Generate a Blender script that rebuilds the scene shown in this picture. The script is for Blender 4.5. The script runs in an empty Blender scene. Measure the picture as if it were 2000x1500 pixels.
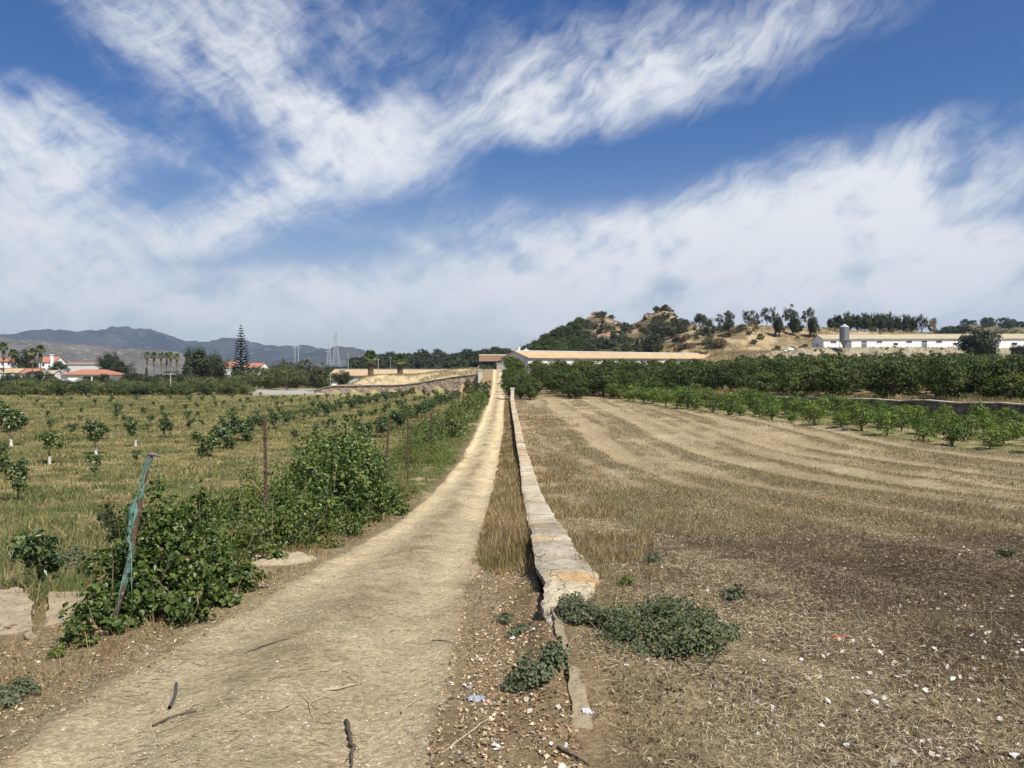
import bpy, math, random
import numpy as np
from mathutils import Vector

C = bpy.context.scene.collection
scn = bpy.context.scene

# ------------------------------------------------------------------ camera
HC = 1.8                      # eye height over the track
F_PX, HX, HY = 1500.0, 970.0, 735.0      # focal length in photo pixels, where +Y and the horizon fall
cam_d = bpy.data.cameras.new('camera'); cam = bpy.data.objects.new('camera', cam_d); C.objects.link(cam)
cam_d.sensor_fit = 'HORIZONTAL'; cam_d.sensor_width = 36.0; cam_d.lens = 27.0
cam_d.clip_start = 0.05; cam_d.clip_end = 20000
cam.location = (0, 0, HC)
cam.rotation_euler = (math.radians(90) - math.atan(15 / 1500), 0, -math.atan(30 / 1500))
scn.camera = cam
_p, _y = -math.atan(15 / 1500), -math.atan(30 / 1500)
def ray(px, py):
    """world direction through a photo pixel (2000x1500)"""
    x, y, z = (px - 1000) / 1500, 1.0, (750 - py) / 1500
    y, z = y * math.cos(_p) - z * math.sin(_p), y * math.sin(_p) + z * math.cos(_p)
    x, y = x * math.cos(_y) - y * math.sin(_y), x * math.sin(_y) + y * math.cos(_y)
    return x, y, z
def at(px, py, Y):
    x, y, z = ray(px, py); k = Y / y
    return np.array([x * k, Y, HC + z * k])

HAZE_D = 7.5e-5
# ------------------------------------------------------------------ light
SUN_AZ, SUN_EL = math.radians(143), math.radians(54)      # clockwise from +Y
w = bpy.data.worlds.new('World'); scn.world = w; w.use_nodes = True
nt = w.node_tree; N = nt.nodes; L = nt.links; N.clear()
def nd(t, tree=None, **kw):
    n = (tree or nt).nodes.new(t)
    for k, v in kw.items(): setattr(n, k, v)
    return n
def mth(op, a, b=None, c=None, clamp=False):
    n = nd('ShaderNodeMath', operation=op, use_clamp=clamp)
    for i, v in enumerate((a, b, c)):
        if v is None: continue
        if isinstance(v, (int, float)): n.inputs[i].default_value = v
        else: L.new(v, n.inputs[i])
    return n.outputs[0]
def mixc(f, a, b):
    n = nd('ShaderNodeMix', data_type='RGBA')
    for s, v in ((n.inputs[0], f), (n.inputs[6], a), (n.inputs[7], b)):
        if isinstance(v, (int, float)): s.default_value = v
        elif isinstance(v, tuple): s.default_value = (*v, 1)
        else: L.new(v, s)
    return n.outputs[2]
sky = nd('ShaderNodeTexSky', sky_type='NISHITA', sun_disc=False, sun_elevation=SUN_EL, sun_rotation=SUN_AZ,
         altitude=100, air_density=1.0, dust_density=0.6, ozone_density=2.5)
tc = nd('ShaderNodeTexCoord')
sep = nd('ShaderNodeSeparateXYZ'); L.new(tc.outputs['Generated'], sep.inputs[0])
az = mth('MULTIPLY', mth('ARCTAN2', sep.outputs[0], sep.outputs[1]), 180 / math.pi)
el = mth('MULTIPLY', mth('ARCSINE', sep.outputs[2]), 180 / math.pi)
cmb = nd('ShaderNodeCombineXYZ'); L.new(az, cmb.inputs[0]); L.new(el, cmb.inputs[1])
P0 = cmb.outputs[0]
def vop(op, a, b):
    n = nd('ShaderNodeVectorMath', operation=op)
    for i, v in enumerate((a, b)):
        if isinstance(v, tuple): n.inputs[i].default_value = v
        elif isinstance(v, (int, float)): n.inputs['Scale'].default_value = v
        else: L.new(v, n.inputs[i])
    return n.outputs[0]
def noise(vec, scale, det, rough, sx=1.0, sy=1.0, rot=0.0, dist=0.0, off=0.0, col=False):
    """noise drawn out along the direction rot (deg above horizontal)"""
    m = nd('ShaderNodeMapping'); L.new(vec, m.inputs[0]); m.inputs['Rotation'].default_value[2] = math.radians(-rot)
    m2 = nd('ShaderNodeMapping'); L.new(m.outputs[0], m2.inputs[0]); m2.inputs['Scale'].default_value = (sx, sy, 1)
    m2.inputs['Location'].default_value = (off, off * 1.7, off * .3)
    n = nd('ShaderNodeTexNoise', normalize=True); L.new(m2.outputs[0], n.inputs['Vector'])
    n.inputs['Scale'].default_value = scale; n.inputs['Detail'].default_value = det
    n.inputs['Roughness'].default_value = rough; n.inputs['Distortion'].default_value = dist
    return n.outputs[1] if col else n.outputs[0]
def blend(a, b, f):
    return mth('ADD', mth('MULTIPLY', a, mth('SUBTRACT', 1.0, f)), mth('MULTIPLY', b, f))
warp = noise(P0, 0.16, 3, 0.55, col=True)
PW = vop('ADD', P0, vop('SCALE', vop('SUBTRACT', warp, (.5, .5, .5)), 2.6))
def sky_uv(px, py):
    x, y, z = ray(px, py); r = math.sqrt(x * x + y * y + z * z)
    return math.degrees(math.atan2(x, y)), math.degrees(math.asin(z / r))
# cirrus masses: centre, half length, half width (photo px of sky), tilt (deg, + = right end higher), strength
CL = [(560,185,400,150,-22,.95),(760,265,230,100,-28,.9),(330,110,300,120,-28,.55),(980,185,260,95,18,.7),
      (1240,135,420,115,16,1.0),(1560,50,400,85,13,.62),(1050,235,110,70,-60,.75),(600,30,500,100,-4,.42),
      (60,270,260,150,5,1.0),(110,345,240,110,-6,.85),(70,440,330,70,3,.8),(540,375,230,85,22,.95),(430,450,200,60,20,.5),
      (400,330,220,55,-20,.4),(120,540,520,110,2,1.0),(1650,430,560,150,6,.85),(1870,300,300,110,16,.95),(1680,440,220,190,0,.9),(650,70,700,170,0,.22),(1150,250,520,90,10,.25),(1500,300,420,70,14,.3),
      (1370,430,280,100,16,.8),(1180,440,260,70,-5,.55),(980,490,360,80,-6,.8),(1150,550,640,90,0,1.1),(800,475,200,30,-12,.5),
      (1850,530,500,110,0,1.1),(650,570,520,60,0,.8),(350,610,600,60,0,.85),(1300,620,700,60,0,.9),(1040,370,170,40,8,.35),
      (1290,210,330,90,6,.35),(880,390,240,60,4,.2),(700,330,130,60,10,.5),(30,170,160,60,0,.4),
      # gaps of open blue
      (1050,330,330,75,-4,-.85),(300,375,170,60,14,-.8),(140,120,150,60,-25,-.6),(1650,215,420,75,12,-.9),(1930,120,200,120,0,-.6),
      (640,490,330,45,8,-.6),(440,260,120,60,-20,-.5),(820,400,260,50,8,-.6),(1250,250,260,45,14,-.4),(250,240,120,70,-40,-.35),
      (1240,600,70,22,0,-.5),(560,590,90,20,0,-.45),(420,505,160,22,4,-.5),(1300,500,160,18,-8,-.25),(1560,330,240,45,-18,-.35),(700,120,120,50,-20,-.25),(20,60,160,90,0,-.6),(880,80,160,50,10,-.25)]
S = None
for (cx, cy, a, b, ang, st, *fix) in CL + [(1700,470,230,170,0,.6,1), (1672,455,90,130,0,.7,1), (1560,545,260,26,4,-.5,1), (1850,440,200,22,10,-.5,1), (1280,545,200,20,-4,-.35,1), (1300,470,200,110,0,.5,1), (1000,640,1500,60,0,.5,1)]:
    u, v = sky_uv(cx, cy)
    m = nd('ShaderNodeMapping', vector_type='TEXTURE'); L.new(P0 if fix else PW, m.inputs[0])
    m.inputs['Location'].default_value = (u, v, 0); m.inputs['Rotation'].default_value = (0, 0, math.radians(ang))
    k = math.degrees(1 / 1500) * 0.92
    m.inputs['Scale'].default_value = (a * k * 1.75, b * k * 1.75, 1)
    g = nd('ShaderNodeTexGradient', gradient_type='QUADRATIC_SPHERE'); L.new(m.outputs[0], g.inputs[0])
    S = mth('MULTIPLY', g.outputs[0], st) if S is None else mth('MULTIPLY_ADD', g.outputs[0], st, S)
# the sky outside the photograph: loose bands of the same cirrus
far = mth('SUBTRACT', noise(P0, 0.05, 4, .6, .6, 1.4, 20), .42)
away = mth('MULTIPLY', mth('SUBTRACT', mth('ABSOLUTE', az), 40.0), .06, clamp=True)
S = mth('ADD', S, mth('MULTIPLY', mth('MULTIPLY', far, 3.0, clamp=True), away))
warp2 = noise(P0, 0.30, 3, 0.5, off=40.0, col=True)
PF = vop('ADD', PW, vop('SCALE', vop('SUBTRACT', warp2, (.5, .5, .5)), 2.6))
side = nd('ShaderNodeMapRange', interpolation_type='SMOOTHSTEP'); L.new(az, side.inputs[0])
side.inputs['From Min'].default_value = -14; side.inputs['From Max'].default_value = 0
sd_ = side.outputs[0]
fa = blend(noise(PF, .10, 6, .58, .7, 2.4, -27, .1, 3.0), noise(PF, .10, 6, .58, .7, 2.4, 17, .1, 9.3), sd_)
fb = blend(noise(PF, .34, 8, .62, .35, 2.2, -36, .1, 11.0), noise(PF, .34, 8, .62, .35, 2.2, 30, .1, 13.0), sd_)
fc = blend(noise(PF, .9, 8, .70, .16, 1.8, 34, .1, 21.0), noise(PF, .9, 8, .70, .16, 1.8, 44, .1, 23.0), sd_)
f3 = noise(PW, 0.30, 7, .6, .9, 1.5, 5, .2, 33.0)
fib = mth('ADD', mth('ADD', mth('MULTIPLY', fa, .24), mth('MULTIPLY', fb, .34)), mth('ADD', mth('MULTIPLY', fc, .24), mth('MULTIPLY', f3, .18)))
fd = mth('SUBTRACT', fib, .5)
amp = mth('MULTIPLY_ADD', mth('POWER', mth('MAXIMUM', S, 0.0), .5), 3.7, .55)
dens = mth('MULTIPLY_ADD', fd, amp, mth('MULTIPLY', S, 1.0))
mr = nd('ShaderNodeMapRange', interpolation_type='LINEAR'); L.new(dens, mr.inputs[0])
mr.inputs['From Min'].default_value = 0.0; mr.inputs['From Max'].default_value = 1.75
mr2 = nd('ShaderNodeMapRange', interpolation_type='SMOOTHSTEP'); L.new(mth('POWER', mr.outputs[0], .9), mr2.inputs[0]); mr = mr2
alpha = mth('MULTIPLY', mr.outputs[0], .95)
lowc = mth('SUBTRACT', 1.0, mth('MULTIPLY', el, 1 / 15.0, clamp=True), clamp=True)
cl_hi, cl_lo = (9.2, 9.4, 9.6), (8.3, 8.4, 8.4)
ccol = mixc(lowc, cl_hi, cl_lo)
# thin haze near the horizon
hz = mth('POWER', mth('SUBTRACT', 1.0, mth('MULTIPLY', el, 1 / 17.0, clamp=True), clamp=True), 1.6)
skyc = nd('ShaderNodeHueSaturation'); L.new(sky.outputs[0], skyc.inputs['Color']); skyc.inputs['Saturation'].default_value = 1.32; skyc.inputs['Hue'].default_value = .512
base = mixc(mth('MULTIPLY', hz, .9), skyc.outputs[0], (6.5, 6.7, 7.1))
final = mixc(alpha, base, ccol)
bg = nd('ShaderNodeBackground'); L.new(final, bg.inputs[0]); bg.inputs[1].default_value = 0.072
wo = nd('ShaderNodeOutputWorld'); L.new(bg.outputs[0], wo.inputs[0])
w.cycles.sampling_method = 'MANUAL'; w.cycles.sample_map_resolution = 512

sun_d = bpy.data.lights.new('sun', 'SUN'); sun = bpy.data.objects.new('sun', sun_d); C.objects.link(sun)
sun_d.energy = 5.0; sun_d.angle = math.radians(.53); sun_d.color = (1.0, .95, .86)
sdir = Vector((math.sin(SUN_AZ) * math.cos(SUN_EL), math.cos(SUN_AZ) * math.cos(SUN_EL), math.sin(SUN_EL)))
sun.rotation_euler = sdir.to_track_quat('Z', 'Y').to_euler()
scn.view_settings.view_transform = 'Standard'; scn.view_settings.look = 'None'
scn.view_settings.exposure = 0.45; scn.view_settings.gamma = 1.0
scn.cycles.max_bounces = 6; scn.cycles.diffuse_bounces = 3; scn.cycles.transmission_bounces = 4; scn.cycles.volume_bounces = 0

# ------------------------------------------------------------------ numeric helpers
rs = np.random.RandomState(7)
def hashf(ix, iy, seed):
    h = (ix.astype(np.int64) * 374761393 + iy.astype(np.int64) * 668265263 + seed * 974634777) & 0x7fffffff
    h = ((h ^ (h >> 13)) * 1274126177) & 0x7fffffff
    h = (h ^ (h >> 16)) & 0xffff
    return h / 65535.0
def vnoise(x, y, seed=0):
    x = np.asarray(x, float); y = np.asarray(y, float)
    ix = np.floor(x); iy = np.floor(y); fx = x - ix; fy = y - iy
    fx = fx * fx * (3 - 2 * fx); fy = fy * fy * (3 - 2 * fy)
    a = hashf(ix, iy, seed); b = hashf(ix + 1, iy, seed); c = hashf(ix, iy + 1, seed); d = hashf(ix + 1, iy + 1, seed)
    return (a * (1 - fx) + b * fx) * (1 - fy) + (c * (1 - fx) + d * fx) * fy
def fbm(x, y, scale=1.0, octv=4, seed=0, gain=.5):
    s = 0; a = 1; t = 0; f = scale
    for o in range(octv):
        s = s + a * vnoise(x * f + 13.7 * o, y * f - 7.1 * o, seed + o * 17); t += a; a *= gain; f *= 2.03
    return s / t
def sst(x, a, b):
    t = np.clip((x - a) / (b - a), 0, 1); return t * t * (3 - 2 * t)
def spl(x, xs, ys):
    """monotone-ish smooth interpolation"""
    xs = np.array(xs, float); ys = np.array(ys, float); x = np.clip(x, xs[0], xs[-1])
    m = np.zeros(len(xs)); dlt = np.diff(ys) / np.diff(xs)
    m[1:-1] = np.where(dlt[:-1] * dlt[1:] > 0, 2 * dlt[:-1] * dlt[1:] / (dlt[:-1] + dlt[1:] + 1e-12), 0)
    m[0] = dlt[0]; m[-1] = dlt[-1]
    i = np.clip(np.searchsorted(xs, x) - 1, 0, len(xs) - 2)
    h = xs[i + 1] - xs[i]; t = (x - xs[i]) / h
    return ((2*t**3-3*t**2+1) * ys[i] + (t**3-2*t**2+t) * h * m[i] + (-2*t**3+3*t**2) * ys[i+1] + (t**3-t**2) * h * m[i+1])

# ------------------------------------------------------------------ terrain
def track_z(y):
    return spl(y, [-50, 0, 3.5, 6, 10, 14, 20, 30, 41, 58, 80, 110, 150, 175, 190, 215, 240],
                  [.3, .12, 0, -.25, -.70, -1.18, -1.75, -2.35, -2.65, -2.3, -1.95, -1.15, .3, 2.7, 3.4, 3.2, 2.0])
def track_x(y):
    return spl(y, [-20, 3.5, 14, 30, 41, 58, 80, 110, 170, 240], [-1.4, -1.34, -1.3, -1.08, -.9, -.5, -.25, .1, .3, .4])
def track_w(y):
    return spl(y, [-20, 3.5, 14, 60, 240], [2.2, 2.15, 2.1, 2.1, 2.5])
def wall_x(y):      # left edge of the low wall
    return spl(y, [-20, 3.6, 8, 11, 14, 20, 25, 35, 58, 80, 97], [.36, .38, .42, .48, .56, .68, .8, 1.02, 1.28, 1.5, 1.72])
def wall_h(y):
    return spl(y, [0, 5, 7, 9, 14, 30, 97], [.1, .22, .3, .38, .46, .6, .6])
COLS = np.array([-3000, -1500, 0, 450, 640, 760, 900, 945, 960, 1000, 1100, 1165, 1230, 1300, 1340, 1450, 1600, 1800, 1900, 2000, 3000, 4500.])
ROWS = np.array([100, 150, 200, 235, 247, 265, 300, 360, 450, 600, 900, 1500, 2500, 7000.])
T = np.array([
 [-2.5,-2.5,-2.5,-2.5,-2.5,-2.5,-2.5,-2.5, -1.1,-1.1,-1.1,-1.1,-1.1,-1.1,-1.1,-1.1,-1.0,-.8,-.6,-.5,-.5,-.5],
 [-2.3,-2.3,-2.3,-2.3,-2.3,-2.3,-2.3,-2.3,  .4,.5,.8,1,1,1,1,1,1,1,1,1,1,1],
 [-2.0,-2.0,-2.0,-2.0,-1.8,-1.5,-1.5,-1.0,  3,2.6,2.8,3,3,3,3,3,3,3.3,3.3,3.3,3,3],
 [-1.5,-1.5,-1.5,-1.5,-1.5,-1.2,-.5,0,  1.5,3,4,4.2,4.5,4.5,4.5,5.5,6.5,6.8,6.5,6,5,5],
 [-1.4,-1.4,-1.4,-1.4,-1.4,-1,-.3,0,  1,3,4.5,5,5,5,5.5,8.5,11,11,10.5,10,9,9],
 [-1.1,-1.1,-1.1,-1.1,-1.1,-.8,-.2,0,  1,3,5,5.5,6,6.5,8,10.5,11.3,11.2,10.7,10.2,10,10],
 [-.7,-.7,-.7,-.7,-.5,0,0,0,  1,4,7,9,9,12,16,21.5,20.5,18.5,17,15.5,14,14],
 [0,0,0,0,.5,1,1,1,  2,6,12,17,18,22,24,23,21,21,20,19,20,20],
 [0,0,0,1,3,5,6,7,  8,12,27,38.5,31,40,32,25,24,25,26,27,28,28],
 [0,0,0,2,8,13.5,15,16,  16.5,18,24,28,28,30,28,26,26,30,37,36,36,36],
 [0,0,0,3,7,12,14,14,  14,14,14,14,14,14,14,18,24,40,63,60,50,50],
 [0]*22, [0]*22, [0]*22], float)
def table(x, y):
    yy = np.clip(y, ROWS[0], ROWS[-1])
    px = np.clip(970 + 1500 * x / np.maximum(y, 60.0), COLS[0], COLS[-1])
    i = np.clip(np.searchsorted(COLS, px) - 1, 0, len(COLS) - 2); tx = (px - COLS[i]) / (COLS[i+1] - COLS[i])
    tx = tx * .4 + .6 * tx * tx * (3 - 2 * tx)
    j = np.clip(np.searchsorted(ROWS, yy) - 1, 0, len(ROWS) - 2); ty = (yy - ROWS[j]) / (ROWS[j+1] - ROWS[j])
    ty = ty * .5 + .5 * ty * ty * (3 - 2 * ty)
    return (T[j,i]*(1-tx) + T[j,i+1]*tx)*(1-ty) + (T[j+1,i]*(1-tx) + T[j+1,i+1]*tx)*ty
def terr_wall_y(x):      # left retaining wall line
    return 172 - (x + 36) * .26
def rwall_d(x, y):       # signed distance behind the right terrace wall
    # polyline (22,108) (28.5,95) (43,62) (53,38) (62,15)
    return x - spl(y, [-40, 15, 38, 62, 95, 108, 125], [75, 62, 53, 43, 28.5, 22, 14])
def hgt(x, y, fine=True):
    x = np.asarray(x, float); y = np.asarray(y, float)
    x, y = np.broadcast_arrays(x, y)
    P = track_z(y)
    # left lowland
    Lz = np.where(y < 41, P, spl(y, [41, 58, 100, 160, 200, 285, 400], [-2.65, -2.6, -2.5, -2.25, -2.0, -.8, 0]))
    Lz = Lz + .35 * (fbm(x, y, .09, 3, 5) - .5) * sst(-x, 3.2, 8)
    TH = spl(x, [-42, -36, -20, -12.6, -3.4, 0], [0, 1.7, 2.2, 3.3, 4.7, 4.9])
    wy = terr_wall_y(x)
    Lz = Lz + np.where(x > -41, sst(y, wy, wy + .5) * TH, 0)
    mound = spl(x, [-38, -35, -30, -20, -10, -3], [0, .3, 2.2, 2.0, 1.7, 1.0])
    Lz = Lz + np.where(x > -38, mound * sst(y, wy + 1.0, wy + 13), 0)
    # right side
    F = spl(y, [0, 3.8, 4.3, 5, 8, 14, 25, 60, 100], [.0, .0, .09, .16, .24, .27, .3, .3, .3])
    Rn = P + F * np.where(y > 8.3, sst(x, wall_x(y) + .1, wall_x(y) + .35), sst(x - wall_x(y) - .06 * np.sin(y * 2.1) * (y < 5), .03, .10))
    Rn = Rn + sst(x, 1.5, 4) * (.22 * (fbm(x, y, .11, 3, 9) - .5) + .06 * np.sin(x * 2.5 + 2 * vnoise(x * .3, y * .05, 3)))
    Rt = table(np.maximum(x, -10 + 0 * x), y)
    Rn = Rn + .13 * np.exp(-((x - wall_x(y)) / .17) ** 2) * (x < wall_x(y) + .02) * sst(y, 3.6, 4.8) * (1 - sst(y, 30, 50)) * (.5 + fbm(x, y, 2.0, 3, 19))
    Rf = np.where(np.abs(x) < 3.5, P, P + (Rt - P) * sst(x, 3.5, 7))
    R = Rn + (Rf - Rn) * sst(y, 92, 112)
    sd = rwall_d(x, y)
    amp = sst(x, 20, 44) * 1.25 * (1 - sst(y, 100, 150))
    R = R + sst(sd, 0, .35) * amp
    near = Lz + (R - Lz) * sst(x, -4.6, -3.0)
    fz = table(x, y)
    pxx = 970 + 1500 * x / np.maximum(y, 60.0); flat = sst(pxx, 1540, 1575) * sst(y, 238, 244) * (1 - sst(y, 268, 276))
    fz = fz + ((fbm(x, y, 1/28., 5, 21) - .5) * 5.0 * sst(fz, 7, 20) + (fbm(x, y, 1/6., 4, 31) - .5) * 1.6 * sst(fz, 5, 10)) * (1 - flat)
    fz = fz + (11.0 - fz) * flat
    z = near + (fz - near) * sst(y, 200, 232)
    z = np.where(y < 0, z * 1.0, z)
    if fine:
        z = z + .03 * (fbm(x, y, 1.3, 3, 41) - .5) + .018 * (fbm(x, y, 7, 3, 43) - .5) * (np.hypot(x, y) < 40)
    return z
def hp(x, y): return float(hgt(np.array([x]), np.array([y]))[0])
_ds = np.concatenate([np.linspace(2, 20, 600), np.linspace(20, 130, 1400), np.linspace(130, 1200, 3000)])
def hit(px, py):
    """where the ray through a photo pixel meets the ground"""
    a, b, c = ray(px, py); a /= b; c /= b
    z = HC + c * _ds; g = hgt(a * _ds, _ds)
    k = np.argmax(z < g)
    if not (z < g).any(): k = len(_ds) - 1
    return np.array([a * _ds[k], _ds[k], g[k]])
def gx(px, Y): return (px - 970) / 1500. * Y      # world x of a photo column at depth Y

# ------------------------------------------------------------------ object helpers
def link_mesh(name, V, F4=None, F3=None, mats=(), parent=None, smooth=False, col=None, midx=None, loc=None):
    me = bpy.data.meshes.new(name)
    V = np.asarray(V, np.float32).reshape(-1, 3)
    me.vertices.add(len(V)); me.vertices.foreach_set('co', V.ravel())
    parts = []; sizes = []
    for f, k in ((F4, 4), (F3, 3)):
        if f is not None and len(f):
            f = np.asarray(f, np.int32).reshape(-1, k); parts.append(f.ravel()); sizes.append(np.full(len(f), k, np.int32))
    idx = np.concatenate(parts); sz = np.concatenate(sizes)
    me.loops.add(len(idx)); me.loops.foreach_set('vertex_index', idx)
    me.polygons.add(len(sz)); me.polygons.foreach_set('loop_start', np.concatenate([[0], np.cumsum(sz)[:-1]]).astype(np.int32))
    me.polygons.foreach_set('loop_total', sz)
    for m in (mats if isinstance(mats, (list, tuple)) else [mats]): me.materials.append(m)
    if midx is not None: me.polygons.foreach_set('material_index', np.asarray(midx, np.int32))
    me.polygons.foreach_set('use_smooth', np.full(len(sz), bool(smooth)))
    if col is not None:
        a = me.color_attributes.new('Col', 'FLOAT_COLOR', 'POINT')
        cc = np.ones((len(V), 4), np.float32); cc[:, :3] = np.clip(col, 0, 1); a.data.foreach_set('color', cc.ravel())
    me.update(calc_edges=True)
    o = bpy.data.objects.new(name, me); C.objects.link(o)
    if parent is not None: o.parent = parent
    if loc is not None: o.location = loc
    return o
def tag(o, label=None, cat=None, group=None, kind=None):
    for k, v in (('label', label), ('category', cat), ('group', group), ('kind', kind)):
        if v: o[k] = v
    return o
def empty(name, loc=(0, 0, 0), rz=0, label=None, cat=None, group=None):
    o = bpy.data.objects.new(name, None); C.objects.link(o); o.location = loc; o.rotation_euler = (0, 0, rz)
    o.empty_display_size = .2
    return tag(o, label, cat, group)
KIDS = {}
def kid(o):
    return [c for c in bpy.data.objects if c.parent is o] if o.name not in KIDS else KIDS[o.name]
def cache(o):
    KIDS[o.name] = [c for c in bpy.data.objects if c.parent is o]
    for c in KIDS[o.name]: KIDS[c.name] = [d for d in bpy.data.objects if d.parent is c]
def dup(root, loc, rz=0, sc=(1, 1, 1), label=None, group=None, cat=None):
    r = root.copy(); C.objects.link(r); r.location = loc; r.rotation_euler = (0, 0, rz); r.scale = sc
    tag(r, label, cat, group)
    for ch in KIDS[root.name]:
        c = ch.copy(); C.objects.link(c); c.parent = r
        for g in KIDS[ch.name]:
            d = g.copy(); C.objects.link(d); d.parent = c
    return r
class MB:
    """collects simple solids into one mesh"""
    def __init__(s): s.V = []; s.F4 = []; s.F3 = []; s.n = 0
    def add(s, V, F4=(), F3=()):
        V = np.asarray(V, float).reshape(-1, 3)
        if len(F4): s.F4.append(np.asarray(F4, int).reshape(-1, 4) + s.n)
        if len(F3): s.F3.append(np.asarray(F3, int).reshape(-1, 3) + s.n)
        s.V.append(V); s.n += len(V); return s
    def box(s, x0, x1, y0, y1, z0, z1):
        V = [(x, y, z) for z in (z0, z1) for x, y in ((x0, y0), (x1, y0), (x1, y1), (x0, y1))]
        return s.add(V, [(3,2,1,0), (4,5,6,7), (0,1,5,4), (1,2,6,5), (2,3,7,6), (3,0,4,7)])
    def tube(s, pts, rad, n=6, cap=True):
        pts = np.asarray(pts, float); m = len(pts); rad = np.broadcast_to(np.asarray(rad, float), (m,))
        tg = np.gradient(pts, axis=0); tg /= np.linalg.norm(tg, axis=1)[:, None] + 1e-9
        up = np.array([0, 0, 1.]) if abs(tg[:, 2]).mean() < .8 else np.array([1., 0, 0])
        a = np.cross(tg, up); a /= np.linalg.norm(a, axis=1)[:, None] + 1e-9; b = np.cross(tg, a)
        th = np.arange(n) * 2 * math.pi / n
        V = (pts[:, None, :] + rad[:, None, None] * (np.cos(th)[None, :, None] * a[:, None, :] + np.sin(th)[None, :, None] * b[:, None, :])).reshape(-1, 3)
        F = [(i*n+j, i*n+(j+1) % n, (i+1)*n+(j+1) % n, (i+1)*n+j) for i in range(m-1) for j in range(n)]
        F3 = []
        if cap:
            V = np.vstack([V, pts[0], pts[-1]]); c0, c1 = m*n, m*n+1
            F3 = [(c0, (j+1) % n, j) for j in range(n)] + [(c1, (m-1)*n+j, (m-1)*n+(j+1) % n) for j in range(n)]
        return s.add(V, F, F3)
    def bar(s, a, b, r, n=4): return s.tube([a, b], [r, r], n)
    def prism(s, poly, z0, z1):      # convex polygon (x,y) extruded
        k = len(poly); V = [(x, y, z0) for x, y in poly] + [(x, y, z1) for x, y in poly]
        F3 = [(0, i+1, i) for i in range(1, k-1)] + [(k, k+i, k+i+1) for i in range(1, k-1)]
        return s.add(V, [(i, (i+1) % k, k+(i+1) % k, k+i) for i in range(k)], F3)
    def lathe(s, prof, n=20, c=(0, 0)):
        th = np.arange(n) * 2 * math.pi / n; m = len(prof)
        V = [(c[0] + r*math.cos(t), c[1] + r*math.sin(t), z) for r, z in prof for t in th]
        return s.add(V, [(i*n+j, i*n+(j+1) % n, (i+1)*n+(j+1) % n, (i+1)*n+j) for i in range(m-1) for j in range(n)])
    def build(s, name, mat, parent=None, smooth=False, loc=None):
        return link_mesh(name, np.vstack(s.V), np.vstack(s.F4) if s.F4 else None, np.vstack(s.F3) if s.F3 else None,
                         mat, parent, smooth, loc=loc)

# ------------------------------------------------------------------ materials
def mat(name):
    m = bpy.data.materials.new(name); m.use_nodes = True; t = m.node_tree; t.nodes.clear()
    o = t.nodes.new('ShaderNodeOutputMaterial'); return m, t, o
def inp(t, s, v):
    if v is None: return
    if hasattr(v, 'is_linked'): t.links.new(v, s)
    elif isinstance(v, tuple) and len(v) == 3 and s.type == 'RGBA': s.default_value = (*v, 1)
    else: s.default_value = v
def tn(t, scale, det=4, rough=.6, vec=None, dist=0):
    n = t.nodes.new('ShaderNodeTexNoise'); n.inputs['Scale'].default_value = scale; n.inputs['Detail'].default_value = det
    n.inputs['Roughness'].default_value = rough; n.inputs['Distortion'].default_value = dist
    if vec is not None: t.links.new(vec, n.inputs['Vector'])
    return n.outputs[0]
def tmap(t, v, a, b, c=0., d=1.):
    n = t.nodes.new('ShaderNodeMapRange'); inp(t, n.inputs[0], v)
    for i, q in enumerate((a, b, c, d)): n.inputs[i+1].default_value = q
    return n.outputs[0]
def tmix(t, f, a, b, mode='MIX'):
    n = t.nodes.new('ShaderNodeMix'); n.data_type = 'RGBA'; n.blend_type = mode
    inp(t, n.inputs[0], f); inp(t, n.inputs[6], a); inp(t, n.inputs[7], b); return n.outputs[2]
def tmath(t, op, a, b=None):
    n = t.nodes.new('ShaderNodeMath'); n.operation = op; inp(t, n.inputs[0], a)
    if b is not None: inp(t, n.inputs[1], b)
    return n.outputs[0]
def tcoord(t, which='Object'):
    return t.nodes.new('ShaderNodeTexCoord').outputs[which]
def tpos(t): return t.nodes.new('ShaderNodeNewGeometry').outputs['Position']
def tbump(t, h, st=.5, dist=.02):
    n = t.nodes.new('ShaderNodeBump'); n.inputs['Strength'].default_value = st; n.inputs['Distance'].default_value = dist
    t.links.new(h, n.inputs['Height']); return n.outputs[0]
def pbsdf(t, o, col, rough=.9, normal=None, spec=.25, metal=0.):
    b = t.nodes.new('ShaderNodeBsdfPrincipled'); inp(t, b.inputs['Base Color'], col); inp(t, b.inputs['Roughness'], rough)
    b.inputs['Specular IOR Level'].default_value = spec; b.inputs['Metallic'].default_value = metal
    if normal is not None: t.links.new(normal, b.inputs['Normal'])
    t.links.new(b.outputs[0], o.inputs[0]); return b
def simple(name, c1, c2=None, scale=8., rough=.85, bump=.0, spec=.25, metal=0., sp2=None, bscale=None):
    m, t, o = mat(name); v = tcoord(t)
    c2 = c2 or tuple(x * .75 for x in c1)
    n = tmap(t, tn(t, scale, 6, .65, v), .3, .7)
    c = tmix(t, n, c1, c2)
    if sp2: c = tmix(t, tmap(t, tn(t, scale * 3.1, 5, .7, v), .56, .66), c, sp2)
    nb = tbump(t, tn(t, bscale or scale * 4, 6, .7, v), bump, .02) if bump else None
    pbsdf(t, o, c, rough, nb, spec, metal); return m
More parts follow.
